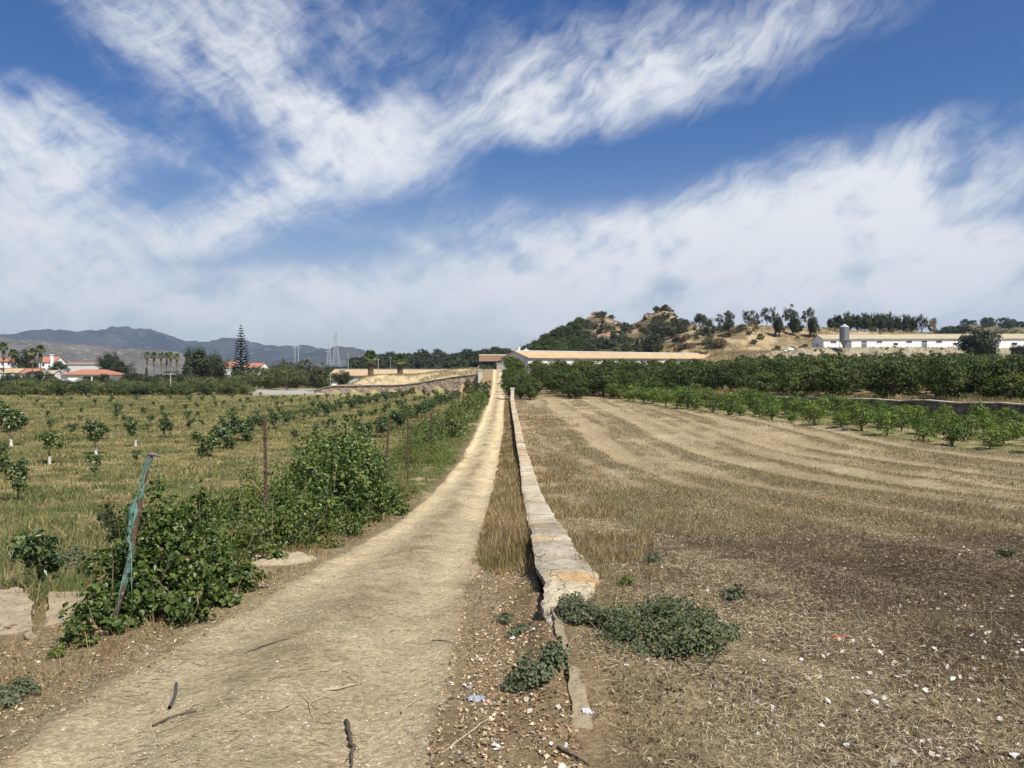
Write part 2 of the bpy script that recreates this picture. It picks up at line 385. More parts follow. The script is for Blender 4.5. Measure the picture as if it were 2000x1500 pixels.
def leafm(name, cols, trans=.3, rough=.5, spec=.35, objvar=.25):
    """leaf material: every leaf its own shade, every plant a little different"""
    m, t, o = mat(name)
    g = t.nodes.new('ShaderNodeNewGeometry'); oi = t.nodes.new('ShaderNodeObjectInfo')
    r = t.nodes.new('ShaderNodeValToRGB'); t.links.new(g.outputs['Random Per Island'], r.inputs[0])
    while len(r.color_ramp.elements) < len(cols): r.color_ramp.elements.new(.5)
    for i, c in enumerate(cols):
        e = r.color_ramp.elements[i]; e.position = i / max(1, len(cols) - 1); e.color = (*c, 1)
    h = t.nodes.new('ShaderNodeHueSaturation'); t.links.new(r.outputs[0], h.inputs['Color'])
    t.links.new(tmap(t, oi.outputs['Random'], 0, 1, 1 - objvar, 1 + objvar), h.inputs['Value'])
    t.links.new(tmap(t, oi.outputs['Random'], 0, 1, .505, .48), h.inputs['Hue'])
    b = t.nodes.new('ShaderNodeBsdfPrincipled'); t.links.new(h.outputs[0], b.inputs['Base Color'])
    b.inputs['Roughness'].default_value = rough; b.inputs['Specular IOR Level'].default_value = spec
    tr = t.nodes.new('ShaderNodeBsdfTranslucent')
    t.links.new(tmix(t, 1.0, h.outputs[0], (1.2, 1.5, .5), 'MULTIPLY'), tr.inputs[0])
    mx = t.nodes.new('ShaderNodeMixShader'); mx.inputs[0].default_value = trans
    t.links.new(b.outputs[0], mx.inputs[1]); t.links.new(tr.outputs[0], mx.inputs[2]); t.links.new(mx.outputs[0], o.inputs[0])
    return m
def vcolm(name, trans=.25, rough=.8):
    m, t, o = mat(name)
    a = t.nodes.new('ShaderNodeAttribute'); a.attribute_name = 'Col'
    b = t.nodes.new('ShaderNodeBsdfPrincipled'); t.links.new(a.outputs['Color'], b.inputs['Base Color'])
    b.inputs['Roughness'].default_value = rough; b.inputs['Specular IOR Level'].default_value = .15
    tr = t.nodes.new('ShaderNodeBsdfTranslucent'); t.links.new(a.outputs['Color'], tr.inputs[0])
    mx = t.nodes.new('ShaderNodeMixShader'); mx.inputs[0].default_value = trans
    t.links.new(b.outputs[0], mx.inputs[1]); t.links.new(tr.outputs[0], mx.inputs[2]); t.links.new(mx.outputs[0], o.inputs[0])
    return m
def unit(v): return v / (np.linalg.norm(v, axis=-1, keepdims=True) + 1e-9)

# ------------------------------------------------------------------ ground sheet
def scorch_f(x, y):
    f = sst(x, .8 + 1.0 * sst(6.9 - y, 0, 1.2), 2.2 + 1.1 * sst(6.9 - y, 0, 1.2)) * (1 - sst(y, 9.5, 13.5)) * sst(y, 3.9, 5.0)
    return f * (.25 + .75 * sst(fbm(x, y, .9, 5, 131, .6), .32, .56))
def band_f(x, y):
    xx = x + .7 * (fbm(x, y, .12, 3, 122) - .5)
    return .56 * fbm(xx, y * .04, 1.0, 4, 121) + .16 * (.5 + .5 * np.sin(xx * 2.5 + 1.6 * fbm(x, y * .1, .3, 2, 127))) + .28 * fbm(x, y * .3, .9, 4, 123)
def zone_col(x, y):
    """albedo of the ground by place: soil, straw, weeds, quarry face, rock"""
    def c(*a): return np.array(a)[None, :]
    def mixv(A, B, f): return A * (1 - f[:, None]) + B * f[:, None]
    px = 970 + 1500 * x / np.maximum(y, 1.0)
    n1 = fbm(x, y, .35, 5, 101); n2 = fbm(x, y, 1.7, 4, 111); n3 = band_f(x, y)
    straw, soil, green, sand = c(.38,.318,.21), c(.20,.145,.09), c(.165,.165,.075), c(.46,.39,.27)
    # right: mown dry field in long bands
    right = mixv(np.repeat(straw, len(x), 0), np.repeat(c(.225,.185,.12), len(x), 0), sst(n3, .40, .64))
    right = mixv(right, np.repeat(sand, len(x), 0), sst(n1, .56, .70) * .8)
    scorch = scorch_f(x, y)
    right = mixv(right, np.repeat(c(.095,.072,.05), len(x), 0), scorch * .9)
    nearR = (1 - sst(y, 7, 9)) * (1 - sst(x, 1.0, 2.3))
    right = mixv(right, np.repeat(c(.37,.305,.195), len(x), 0), nearR * .8)
    dk = sst(fbm(x, y, 3.2, 5, 161, .62), .44, .62) * (1 - sst(y, 12, 26)) * sst(x, .9, 1.8)  # dark soil mottling, deepened in colour to stand in for small shadows
    right = mixv(right, np.repeat(c(.12,.09,.055), len(x), 0), dk * .5)
    # strip of young trees: greener floor
    yb = x - spl(y, [20, 41, 65, 100], [36, 27.5, 22.5, 14.5])
    right = mixv(right, np.repeat(c(.17,.19,.07), len(x), 0), sst(yb, -.6, 1.2) * (y > 15) * (y < 125) * sst(n2, .3, .55) * .75)
    right = mixv(right, np.repeat(c(.27,.20,.12), len(x), 0), sst(rwall_d(x, y), 0, .5) * .8)
    right = mixv(right, np.repeat(c(.26,.20,.12), len(x), 0), sst(y, 96, 106) * .8)
    # left: weedy field
    left = mixv(np.repeat(green, len(x), 0), np.repeat(c(.33,.27,.145), len(x), 0), sst(n1, .38, .62))
    left = mixv(left, np.repeat(c(.42,.33,.21), len(x), 0), sst(fbm(x, y, .5, 4, 171), .58, .68) * (1 - sst(y, 40, 80)) * .8)
    left = mixv(left, np.repeat(c(.24,.235,.11), len(x), 0), sst(y, 60, 110) * .7)
    verge = (1 - sst(np.abs(x + 3.0), .9, 1.6)) * (1 - sst(y, 20, 40))
    left = mixv(left, np.repeat(c(.31,.23,.145), len(x), 0), verge * .7)
    cliff = (x > -40) * sst(y, terr_wall_y(x) - .5, terr_wall_y(x) + .5) * (y < 215)
    left = mixv(left, mixv(np.repeat(c(.52,.44,.29), len(x), 0), np.repeat(c(.30,.25,.16), len(x), 0), sst(n2, .45, .7)), cliff)
    gravel = sst(px, 470, 520) * (1 - sst(px, 640, 660)) * sst(y, 168, 172) * (1 - sst(y, 215, 225))
    left = mixv(left, np.repeat(c(.36,.35,.34), len(x), 0), gravel)
    col = mixv(left, right, sst(x, -4.4, -3.2))
    # verge between track and wall
    vg = sst(x, -.5, .0) * (1 - sst(x, .6, .9)) * (y < 100)
    col = mixv(col, np.repeat(c(.34,.26,.165), len(x), 0), vg * .8)
    # far right: bank, cut slope, rocky hill
    far = y > 205
    z = hgt(x, y, False)
    m1 = fbm(x, y, 1/9., 5, 141); m2 = fbm(x, y, 1/2.2, 4, 151)
    ter = .5 + .5 * np.sin(z * 1.9 + 3 * m1); tan = mixv(np.repeat(c(.38,.31,.20), len(x), 0), np.repeat(c(.17,.14,.09), len(x), 0), sst(m1 * .5 + m2 * .35 + .15 * ter, .42, .58))
    bank = mixv(np.repeat(c(.40,.36,.29), len(x), 0), np.repeat(c(.27,.25,.20), len(x), 0), sst(m2, .4, .6))
    tan = mixv(tan, bank, (1 - sst(y, 250, 256)) * sst(px, 1460, 1560))
    greenh = mixv(np.repeat(c(.06,.075,.03), len(x), 0), np.repeat(c(.12,.11,.06), len(x), 0), sst(m1, .5, .7))
    rocky = mixv(np.repeat(c(.30,.22,.16), len(x), 0), np.repeat(c(.13,.115,.07), len(x), 0), sst(m1, .38, .52))
    rk = sst(px, 1110, 1150) * (1 - sst(px, 1330, 1360)) * sst(y, 330, 380)
    fr = mixv(greenh, rocky, rk)
    fr = mixv(fr, tan, sst(px, 1270 + 25 * np.sin(z), 1330) * (1 - sst(y, 350, 700) * .7))
    fr = mixv(fr, np.repeat(c(.17,.17,.085), len(x), 0), (px < 900) * (y < 450))
    col = mixv(col, fr, sst(y, 205, 230))
    jit = (hashf(np.arange(len(x)), np.arange(len(x)) * 7, 5) - .5)[:, None]
    return np.clip(col * (1 + .08 * jit), .01, .9)

def ground_mat(name, micro=.35):
    m, t, o = mat(name)
    a = t.nodes.new('ShaderNodeAttribute'); a.attribute_name = 'Col'
    p = tpos(t)
    n1 = tn(t, 3.0, 8, .7, p); n2 = tn(t, 26, 6, .7, p); n3 = tn(t, .35, 6, .65, p)
    f = tmix(t, 1.0, a.outputs['Color'], tmix(t, tmap(t, n1, .3, .7), (.72, .70, .66), (1.22, 1.2, 1.16)), 'MULTIPLY')
    f = tmix(t, 1.0, f, tmix(t, tmap(t, n2, .3, .7), (.56, .54, .50), (1.38, 1.36, 1.32)), 'MULTIPLY')
    f = tmix(t, 1.0, f, tmix(t, tmap(t, n3, .35, .65), (.9, .9, .88), (1.1, 1.08, 1.04)), 'MULTIPLY')
    v = t.nodes.new('ShaderNodeTexVoronoi'); v.inputs['Scale'].default_value = 38; t.links.new(p, v.inputs['Vector'])
    f = tmix(t, tmap(t, v.outputs['Distance'], .22, .12), f, tmix(t, 1.0, f, (1.35, 1.34, 1.32), 'MULTIPLY'))
    h = tmath(t, 'ADD', tmath(t, 'MULTIPLY', n1, 1.5), tmath(t, 'ADD', n2, tmath(t, 'MULTIPLY', tn(t, 90, 4, .7, p), .5)))
    pbsdf(t, o, f, .95, tbump(t, h, 1.0, .045), .05); return m
M_ground = ground_mat('ground_soil')

r1 = [0.25]
while r1[-1] < 7000:
    r = r1[-1]; r1.append(r * (1.016 if r < 60 else 1.011 if r < 600 else 1.04) + .004)
R = np.array(r1)
A = np.radians(np.concatenate([np.linspace(-180, -46, 90, endpoint=False), np.linspace(-46, 46, 760, endpoint=False), np.linspace(46, 180, 90, endpoint=False)]))
X = (R[:, None] * np.sin(A)[None, :]); Y = (R[:, None] * np.cos(A)[None, :])
nr, na = X.shape
Zg = hgt(X.ravel(), Y.ravel())
V = np.stack([X.ravel(), Y.ravel(), Zg], 1)
ii, jj = np.meshgrid(np.arange(nr - 1), np.arange(na), indexing='ij'); j2 = (jj + 1) % na
F = np.stack([ii*na+jj, ii*na+j2, (ii+1)*na+j2, (ii+1)*na+jj], -1).reshape(-1, 4)[:, ::-1]
ut_ = np.abs(V[:, 0] - track_x(V[:, 1])) / (track_w(V[:, 1]) / 2); V[:, 2] -= .10 * (1 - sst(ut_, .80, .93)) * (np.abs(V[:, 1] - 100) < 104)
V = np.vstack([V, [[0, 0, float(hp(0, 0))]]]); F3 = [(len(V)-1, (j + 1) % na, j) for j in range(na)]
ground = link_mesh('ground', V, F, F3, M_ground, smooth=True, col=zone_col(V[:, 0], V[:, 1]))
tag(ground, 'dry farmland of mown field, weedy grove floor and hillside', kind='structure')

# ------------------------------------------------------------------ dirt track
ys = [-6.0]
while ys[-1] < 212: ys.append(ys[-1] + max(.035, .007 * max(0, ys[-1])))
ys = np.array(ys); us = np.linspace(-1, 1, 121)
Yp, Up = np.meshgrid(ys, us, indexing='ij')
edge = 1 + .10 * (fbm(Yp * 0 + np.sign(Up) * 9, Yp, .8, 4, 61) - .5) * 2 + .05 * (fbm(np.sign(Up) * 5 + 0 * Yp, Yp, 5, 2, 65) - .5)
wid = track_w(Yp) / 2 * 1.06
Xp = track_x(Yp) + Up * wid * edge
xr = Up * wid
zb = hgt(Xp, Yp, True)
rut = -.045 * (np.exp(-((xr - .68) / .24) ** 2) + np.exp(-((xr + .66) / .25) ** 2)) + .03 * np.exp(-(xr / .3) ** 2)
Zp = zb + .028 - .05 * sst(np.abs(Up), .86, 1.0) + rut + .012 * (fbm(Xp, Yp * .6, 3, 5, 71, .6) - .5) + .012 * (fbm(Xp, Yp, 24, 3, 73) - .5)
def track_col(x, u, y):
    a = np.array([[.555, .475, .325]]); b = np.array([[.32, .255, .17]]); e = np.array([[.30, .22, .145]])
    mid = np.exp(-((u + .02) / .27) ** 2) * sst(fbm(x, y * .5, 1.7, 5, 81, .65), .28, .68) * (.75 + .25 * sst(y, 6, 11))
    c = a * (1 - mid[:, None]) + b * mid[:, None]
    ed = sst(np.abs(u), .90 - .22 * fbm(x, y, 1.1, 3, 83), 1.0) * .8
    c = c * (1 - ed[:, None]) + e * ed[:, None]
    rt = np.exp(-((np.abs(u) - .64) / .17) ** 2) * sst(fbm(x, y * .3, 1.1, 3, 87), .25, .5)
    c = c * (1 + .20 * rt)[:, None]
    return c * (.80 + .40 * fbm(x, y, 1.1, 5, 85, .65))[:, None]
V = np.stack([Xp.ravel(), Yp.ravel(), Zp.ravel()], 1); ny, nu = Xp.shape
ii, jj = np.meshgrid(np.arange(ny - 1), np.arange(nu - 1), indexing='ij')
F = np.stack([ii*nu+jj, ii*nu+jj+1, (ii+1)*nu+jj+1, (ii+1)*nu+jj], -1).reshape(-1, 4)
track = link_mesh('path', V, F, None, ground_mat('track_dirt'), smooth=True, col=track_col(Xp.ravel(), Up.ravel(), Yp.ravel()))
tag(track, 'pale dirt farm track running straight away from the viewer', kind='structure')
def top_z(x, y):
    """surface height including the track sheet"""
    x = np.asarray(x, float); y = np.asarray(y, float)
    z = hgt(x, y); u = (x - track_x(y)) / (track_w(y) / 2 * 1.06); xr = u * track_w(y) / 2 * 1.06
    rut = -.045 * (np.exp(-((xr - .68) / .24) ** 2) + np.exp(-((xr + .66) / .25) ** 2)) + .03 * np.exp(-(xr / .3) ** 2)
    return np.where(np.abs(u) < .98, z + .028 - .05 * sst(np.abs(u), .86, 1.0) + rut, z)

# ------------------------------------------------------------------ distant relief
def range_mesh(name, y0, y1, prof, m, amp, seed, nx=420, ny=46, back=.45, label=None):
    """a ridge between depths y0 and y1 whose skyline follows prof (photo px -> py)"""
    pxs = np.linspace(prof[0][0], prof[-1][0], nx); t = np.linspace(0, 1, ny)
    top = spl(pxs, [p[0] for p in prof], [p[1] for p in prof])
    PX, Tt = np.meshgrid(pxs, t, indexing='ij'); yc = y0 + (y1 - y0) * .62
    Yv = y0 + (y1 - y0) * Tt; Xv = (PX - 970) / 1500 * yc * (1 + .0 * Tt)
    hz = HC + (735 - top) / 1500 * yc
    shape = np.where(Tt < .62, np.sin(np.clip(Tt / .62, 0, 1) * math.pi / 2) ** 1.15, np.cos(np.clip((Tt - .62) / .38, 0, 1) * math.pi / 2))
    H = hz[:, None] * shape
    k = 1 / ((y1 - y0) * .16)
    rg = 1 - np.abs(2 * fbm(Xv, Yv, k, 5, seed, .55) - 1)
    H = H * (1 + amp * (rg - .75) * (1 - .85 * np.exp(-((Tt - .62) / .06) ** 2))) + 0 * Xv
    H = H + (fbm(Xv, Yv, k * 6, 4, seed + 3) - .5) * hz.max() * .035 * np.clip(shape * 2, 0, 1) - 3 * (shape < .02)
    n2 = ny
    F = np.stack([(i := np.arange(nx-1)[:, None] * n2 + np.arange(ny-1)[None, :]), i + n2, i + n2 + 1, i + 1], -1).reshape(-1, 4)
    return tag(link_mesh(name, np.stack([Xv, Yv, H], -1).reshape(-1, 3), F, None, m, smooth=True), label, kind='structure')
def hillm(name, c1, c2, c3, s):
    m, t, o = mat(name); p = tpos(t)
    c = tmix(t, tmap(t, tn(t, s, 8, .7, p), .4, .6), c1, c2)
    c = tmix(t, tmap(t, tn(t, s * 7, 6, .75, p), .56, .64), c, c3)
    pbsdf(t, o, c, .95, tbump(t, tn(t, s * 5, 8, .75, p), 1.0, 12), .05); return m
M_mt = hillm('mountain', (.055, .062, .055), (.085, .085, .075), (.13, .12, .10), .0022)
M_fh = hillm('foothill', (.12, .11, .085), (.19, .165, .13), (.40, .37, .33), .009)
range_mesh('mountains', 4200, 6000, [(-700,700),(-400,672),(-200,665),(0,676),(30,664),(75,658),(140,652),(185,656),(235,651),(280,645),(312,648),(345,659),(375,668),(420,672),(470,667),(490,670),(540,681),(600,679),(650,684),(700,682),(740,700),(800,735)], M_mt, .5, 201, label='blue hazy mountain range far beyond the houses')
range_mesh('mountains', 3300, 4200, [(470,722),(520,712),(580,700),(620,690),(650,683),(672,680),(700,684),(720,694),(760,700),(900,735)], M_mt, .4, 231, nx=160, label='dark hazy hill behind the pylons')
range_mesh('hills', 1900, 3000, [(-900,690),(-300,668),(-40,655),(8,662),(40,672),(90,672),(150,676),(200,680),(250,690),(290,686),(340,690),(400,704),(470,718),(560,733)], M_fh, .55, 251, label='brown scrubby foothills dotted with pale rock')

# ------------------------------------------------------------------ low wall beside the track
def stonem(name, c1, c2, mortar, scale, bump=1.0, w=.06):
    m, t, o = mat(name); p = tpos(t)
    wv = t.nodes.new('ShaderNodeVectorMath'); wv.operation = 'ADD'; t.links.new(p, wv.inputs[0])
    nn = t.nodes.new('ShaderNodeTexNoise'); nn.inputs['Scale'].default_value = scale * 1.2; t.links.new(p, nn.inputs['Vector'])
    sc = t.nodes.new('ShaderNodeVectorMath'); sc.operation = 'SCALE'; t.links.new(nn.outputs[1], sc.inputs[0]); sc.inputs['Scale'].default_value = .5 / scale
    t.links.new(sc.outputs[0], wv.inputs[1])
    v = t.nodes.new('ShaderNodeTexVoronoi'); v.inputs['Scale'].default_value = scale; t.links.new(wv.outputs[0], v.inputs['Vector'])
    ve = t.nodes.new('ShaderNodeTexVoronoi'); ve.feature = 'DISTANCE_TO_EDGE'; ve.inputs['Scale'].default_value = scale; t.links.new(wv.outputs[0], ve.inputs['Vector'])
    sp = t.nodes.new('ShaderNodeSeparateColor'); t.links.new(v.outputs['Color'], sp.inputs[0])
    c = tmix(t, sp.outputs[0], c1, c2)
    c = tmix(t, tmap(t, sp.outputs[1], .72, .8), c, tuple(min(.7, x * 1.6 + .1) for x in c1))
    c = tmix(t, tmap(t, tn(t, scale * 6, 6, .7, p), .35, .7), c, tmix(t, 1.0, c, (.62, .6, .55), 'MULTIPLY'))
    c = tmix(t, tmap(t, ve.outputs['Distance'], 0, w), mortar, c)
    h = tmath(t, 'ADD', tmap(t, ve.outputs['Distance'], 0, w * 1.6), tmath(t, 'MULTIPLY', tn(t, scale * 8, 5, .7, p), .5))
    pbsdf(t, o, c, .92, tbump(t, h, bump, .12 / scale), .1); return m
def copingm():
    m, t, o = mat('wall_plaster'); p = tpos(t)
    mp = t.nodes.new('ShaderNodeMapping'); t.links.new(p, mp.inputs[0]); mp.inputs['Scale'].default_value = (1, .45, 1)
    n = tn(t, 1.6, 8, .7, mp.outputs[0]); n2 = tn(t, 9, 7, .75, p); n3 = tn(t, .8, 4, .6, p); n4 = tn(t, 45, 4, .7, p)
    c = tmix(t, tmap(t, n, .38, .66), (.60, .54, .42), (.38, .34, .26))
    c = tmix(t, tmap(t, n3, .56, .66), c, (.47, .33, .17))
    c = tmix(t, tmap(t, n2, .52, .68), c, (.25, .22, .18))
    c = tmix(t, tmap(t, n2, .30, .40), (.72, .69, .60), c)
    c = tmix(t, tmap(t, n4, .60, .68), c, (.13, .115, .095))
    ve = t.nodes.new('ShaderNodeTexVoronoi'); ve.feature = 'DISTANCE_TO_EDGE'; ve.inputs['Scale'].default_value = 1.5
    dd = t.nodes.new('ShaderNodeTexNoise'); dd.inputs['Scale'].default_value = 4; t.links.new(p, dd.inputs['Vector'])
    pv = t.nodes.new('ShaderNodeVectorMath'); pv.operation = 'ADD'; t.links.new(p, pv.inputs[0]); 
    s2 = t.nodes.new('ShaderNodeVectorMath'); s2.operation = 'SCALE'; t.links.new(dd.outputs[1], s2.inputs[0]); s2.inputs['Scale'].default_value = .5
    t.links.new(s2.outputs[0], pv.inputs[1]); t.links.new(pv.outputs[0], ve.inputs['Vector'])
    cr = tmap(t, ve.outputs['Distance'], 0, .012)
    c = tmix(t, cr, (.16, .13, .09), c)
    at_ = t.nodes.new('ShaderNodeAttribute'); at_.attribute_name = 'Col'
    c = tmix(t, 1.0, c, tmix(t, at_.outputs['Alpha'], (1, 1, 1), tmix(t, 1.0, at_.outputs['Color'], (1.25, 1.25, 1.25), 'MULTIPLY')), 'MULTIPLY')
    h = tmath(t, 'ADD', tmath(t, 'MULTIPLY', cr, .6), tmath(t, 'ADD', n2, tmath(t, 'MULTIPLY', tn(t, 60, 4, .7, p), .5)))
    pbsdf(t, o, c, .9, tbump(t, h, .9, .03), .15); return m
M_coping = copingm()
M_rubble = stonem('wall_rubble', (.26, .22, .16), (.40, .35, .27), (.17, .14, .10), 7, 1.0)
lw = empty('stone_wall', (0, 0, 0), 0, 'low old plastered stone wall running along the right of the dirt track', 'stone wall')
ys = [5.3]
while ys[-1] < 97: ys.append(ys[-1] + max(.014, .0035 * ys[-1]))
ys = np.array(ys)
nearf = 1 - sst(ys, 6.6, 9.2)                         # the broken end
topz = track_z(ys) + wall_h(ys) + .012 * (fbm(ys, ys * 0, 1.5, 3, 301) - .5) * 2
step = .05 * (ys > 8.55) * 1.0 - .0
topz = topz + step - .05 + .035 * nearf + .05 * nearf * (fbm(ys, ys * 0 + 2, 3.5, 4, 303) - .5) - .07 * (1 - sst(ys, 5.2, 7.0))
rj = np.random.RandomState(12); jt = [5.3]
while jt[-1] < 97: jt.append(jt[-1] + rj.uniform(.55, 1.7) * (1 + jt[-1] * .012))
jt = np.array(jt); kj = np.clip(np.searchsorted(jt, ys) - 1, 0, len(jt) - 1); dz_ = rj.uniform(-.016, .016, len(jt)); dx_ = rj.uniform(-.014, .014, len(jt))
dj = np.minimum(np.abs(ys - jt[kj]), np.abs(ys - jt[np.minimum(kj + 1, len(jt) - 1)]))
gap = np.exp(-(dj / (.011 + .0035 * ys * .5)) ** 2)
topz = topz + dz_[kj] - .04 * gap * (rj.rand(len(jt))[kj] > .25)
tint = np.array([(1, .98, .94), (.86, .84, .80), (1.1, 1.06, .98), (1.05, .86, .62), (.74, .72, .70), (1.0, .95, .86)])[rj.randint(0, 6, len(jt))][kj] * (1 - .5 * gap)[:, None]
lx = wall_x(ys) + dx_[kj] + .035 * (fbm(ys, ys * 0 + 6, 7, 3, 306) - .5) * (1 - sst(ys, 18, 30)) + .07 * (fbm(ys, ys * 0 + 5, 1.1, 5, 305) - .5) * (1.0 - .6 * sst(ys, 12, 16)) + .16 * nearf * (fbm(ys, 3 + 0 * ys, 2.4, 4, 309) - .35)
wdt = spl(ys, [4, 5.6, 6.6, 7.4, 8.2, 8.5, 8.6, 97], [.12, .22, .42, .54, .57, .58, .50, .46])
rx = lx + wdt + .02 * (fbm(ys, ys * 0 + 9, 2, 4, 307) - .5)
sec = []       # cross-section fractions
ft = np.linspace(0, 1, 9)
prof = []
for k in range(9):       # top
    xx = lx + (rx - lx) * ft[k]; zz = topz + .018 * (fbm(xx, ys, 3, 4, 311) - .5) + .012 * (fbm(xx, ys, 14, 3, 313) - .5)
    zz = zz - .02 * (abs(ft[k] - .5) > .45) - nearf * .13 * (fbm(xx, ys, 4.5, 4, 317, .6) - .35)
    prof.append((xx, zz))
under = .055 + .02 * fbm(ys, ys * 0, 4, 3, 315)
left_e = (lx + .012, topz - under - nearf * .05); right_e = (rx - .012, topz - under - nearf * .15)
rows = [left_e] + prof + [right_e, (rx - .03, topz - under - .01 - nearf * .15), (lx + .03, topz - under - .01 - nearf * .05)]
def strip(rows, ys, name, m, parent, close=True, smooth=False, tint=None):
    n = len(rows); Vx = np.stack([np.stack([r[0] + 0 * ys, ys, r[1] + 0 * ys], -1) for r in rows], 1)  # ny,n,3
    i = np.arange(len(ys) - 1)[:, None]; j = np.arange(n if close else n - 1)[None, :]; j2 = (j + 1) % n
    F = np.stack([i*n+j, (i+1)*n+j, (i+1)*n+j2, i*n+j2], -1).reshape(-1, 4)
    V = Vx.reshape(-1, 3); F3 = []
    for base, flip in ((0, False), ((len(ys)-1)*n, True)):
        if close:
            for k in range(1, n-1): F3.append((base, base+k, base+k+1) if not flip else (base, base+k+1, base+k))
    return link_mesh(name, V, F, F3, m, parent, smooth, col=None if tint is None else np.repeat(tint * .8, n, 0))
strip(rows, ys, 'coping', M_coping, lw, tint=tint)
nz = 7; rows = []
for k in range(nz):      # left face going down
    f = k / (nz - 1); zz = topz - under - .004 - nearf * .05 - f * (wall_h(ys) + .25)
    rows.append((lx + .05 + .05 * (fbm(ys, zz, 5, 4, 321) - .5) + .035 * (fbm(ys, zz, 14, 3, 323) - .5), zz))
for k in range(nz):
    f = 1 - k / (nz - 1); zz = topz - under - .004 - nearf * .15 - f * (wall_h(ys) + .25)
    rows.append((rx - .04 + .05 * (fbm(ys, zz, 5, 4, 325) - .5), zz))
strip(rows, ys, 'rubble_core', M_rubble, lw)
# earth edge that carries on towards the viewer where the wall has fallen away
ye = np.arange(3.95, 6.3, .02)
lx2 = wall_x(ye) + .025 * sst(ye, 3.9, 4.4) + .10 * (fbm(ye, ye * 0 + 5, 2.2, 5, 305, .65) - .5)
tz2 = hgt(wall_x(ye) + .3, ye) - .002
rows = [(lx2 + .02, tz2 - .35), (lx2 + .02 + .03 * (fbm(ye, ye*0+3, 7, 3, 333) - .5), tz2 - .12), (lx2 + .03 * (fbm(ye, ye*0, 9, 3, 331) - .5), tz2 - .03), (lx2 + .006, tz2 + .004), (lx2 + .04, tz2 + .004 + .02 * (fbm(ye, ye*0, 11, 3, 335) - .5)), (lx2 + .085 + .08 * (fbm(ye, ye*0, 6, 4, 337) - .5), tz2 + .001), (lx2 + .2, tz2 - .03), (lx2 + .2, tz2 - .35)]
eb = strip(rows, ye, 'wall_footing', simple('footing_earth', (.42, .35, .23), (.30, .24, .155), 14, .95, 1.0, .1, 0, (.16, .13, .09)), None)
tag(eb, 'crumbled clay footing left of the wall, at the near broken end', 'wall footing')
# little white pillar at the far end of the wall
q = MB(); zq = hp(1.95, 98)
q.box(1.78, 2.22, 97.4, 97.8, zq - .3, zq + 1.55); q.box(1.72, 2.28, 97.34, 97.86, zq + 1.55, zq + 1.72)
tag(q.build('wall_pillar', simple('white_plaster_old', (.62, .60, .55), (.45, .42, .36), 2, .9, .3)), 'short white plastered pillar closing the far end of the low wall', 'pillar')

# ------------------------------------------------------------------ retaining walls
def face_wall(name, pts, zb, zt, m, label, cat, th=.45, seed=0, res=.25, rough=.12, cop=None):
    """rubble wall following pts (x,y); zb/zt functions of (x,y) arrays"""
    w = empty(name, (0, 0, 0), 0, label, cat)
    pts = np.array(pts, float); seg = np.linalg.norm(np.diff(pts, axis=0), axis=1); s = np.concatenate([[0], np.cumsum(seg)])
    q = np.arange(0, s[-1], res); x = np.interp(q, s, pts[:, 0]); y = np.interp(q, s, pts[:, 1])
    tx = np.gradient(x); ty = np.gradient(y); l = np.hypot(tx, ty); nx, ny = ty / l, -tx / l
    b = zb(x, y) - .3; t = zt(x, y) + .10 * (fbm(q, q * 0, .8, 3, seed + 2) - .5)
    K = 14; Vs = []
    for k in range(K + 1):
        f = k / K; z = b + (t - b) * f; off = rough * (fbm(q, z, 1.8, 4, seed) - .5) * 2 - .06 * f
        Vs.append(np.stack([x + nx * off, y + ny * off, z], -1))
    Vs.append(np.stack([x - nx * th, y - ny * th, t + .02], -1)); Vs.append(np.stack([x - nx * th, y - ny * th, b], -1))
    Vs = np.stack(Vs, 1); n = Vs.shape[1]
    i = np.arange(len(q) - 1)[:, None]; j = np.arange(n)[None, :]; j2 = (j + 1) % n
    F = np.stack([i*n+j, (i+1)*n+j, (i+1)*n+j2, i*n+j2], -1).reshape(-1, 4)
    F3 = [(0, k, k+1) for k in range(1, n-1)] + [((len(q)-1)*n, (len(q)-1)*n+k+1, (len(q)-1)*n+k) for k in range(1, n-1)]
    link_mesh('masonry', Vs.reshape(-1, 3), F, F3, m, w)
    cc = MB(); a0 = rough * .6 + .05
    V = []
    for dx, dz in ((a0, .02), (a0, .13), (-th, .16), (-th, .02)):
        V.append(np.stack([x + nx * dx, y + ny * dx, t + dz + .03 * (fbm(q, q*0+dx, 1.2, 3, seed+7) - .5)], -1))
    V = np.stack(V, 1); n = 4; j = np.arange(4)[None, :]; j2 = (j + 1) % 4
    F = np.stack([i*n+j, (i+1)*n+j, (i+1)*n+j2, i*n+j2], -1).reshape(-1, 4); e = (len(q)-1)*4
    link_mesh('coping', V.reshape(-1, 3), np.vstack([F, [[0,1,2,3]], [[e+3,e+2,e+1,e]]]), None, cop or M_coping, w, col=np.full((len(V)*4, 3), .74))
    return w
M_stoneL = stonem('quarry_masonry', (.26, .18, .14), (.48, .38, .29), (.42, .36, .28), 1.9, 1.0)
M_stoneR = stonem('terrace_masonry', (.15, .115, .09), (.26, .21, .17), (.09, .07, .055), 3.0, 1.0)
xs = np.linspace(-41, -3.6, 40)
face_wall('retaining_wall', [(x, terr_wall_y(x) - .25) for x in xs], lambda x, y: hgt(x, y - .9),
          lambda x, y: hgt(x, y - .9) + spl(x, [-42, -36, -20, -12.6, -3.4], [.5, 1.75, 2.2, 3.3, 4.6]), M_stoneL,
          'long tan rubble retaining wall rising to the track, under the pale quarry slope', 'retaining wall', .5, 401, .3, .14)
pr = [(24.5, 103), (28.5, 95), (35.7, 78.5), (43, 62), (48, 50), (53, 38), (57, 28), (62, 15)]
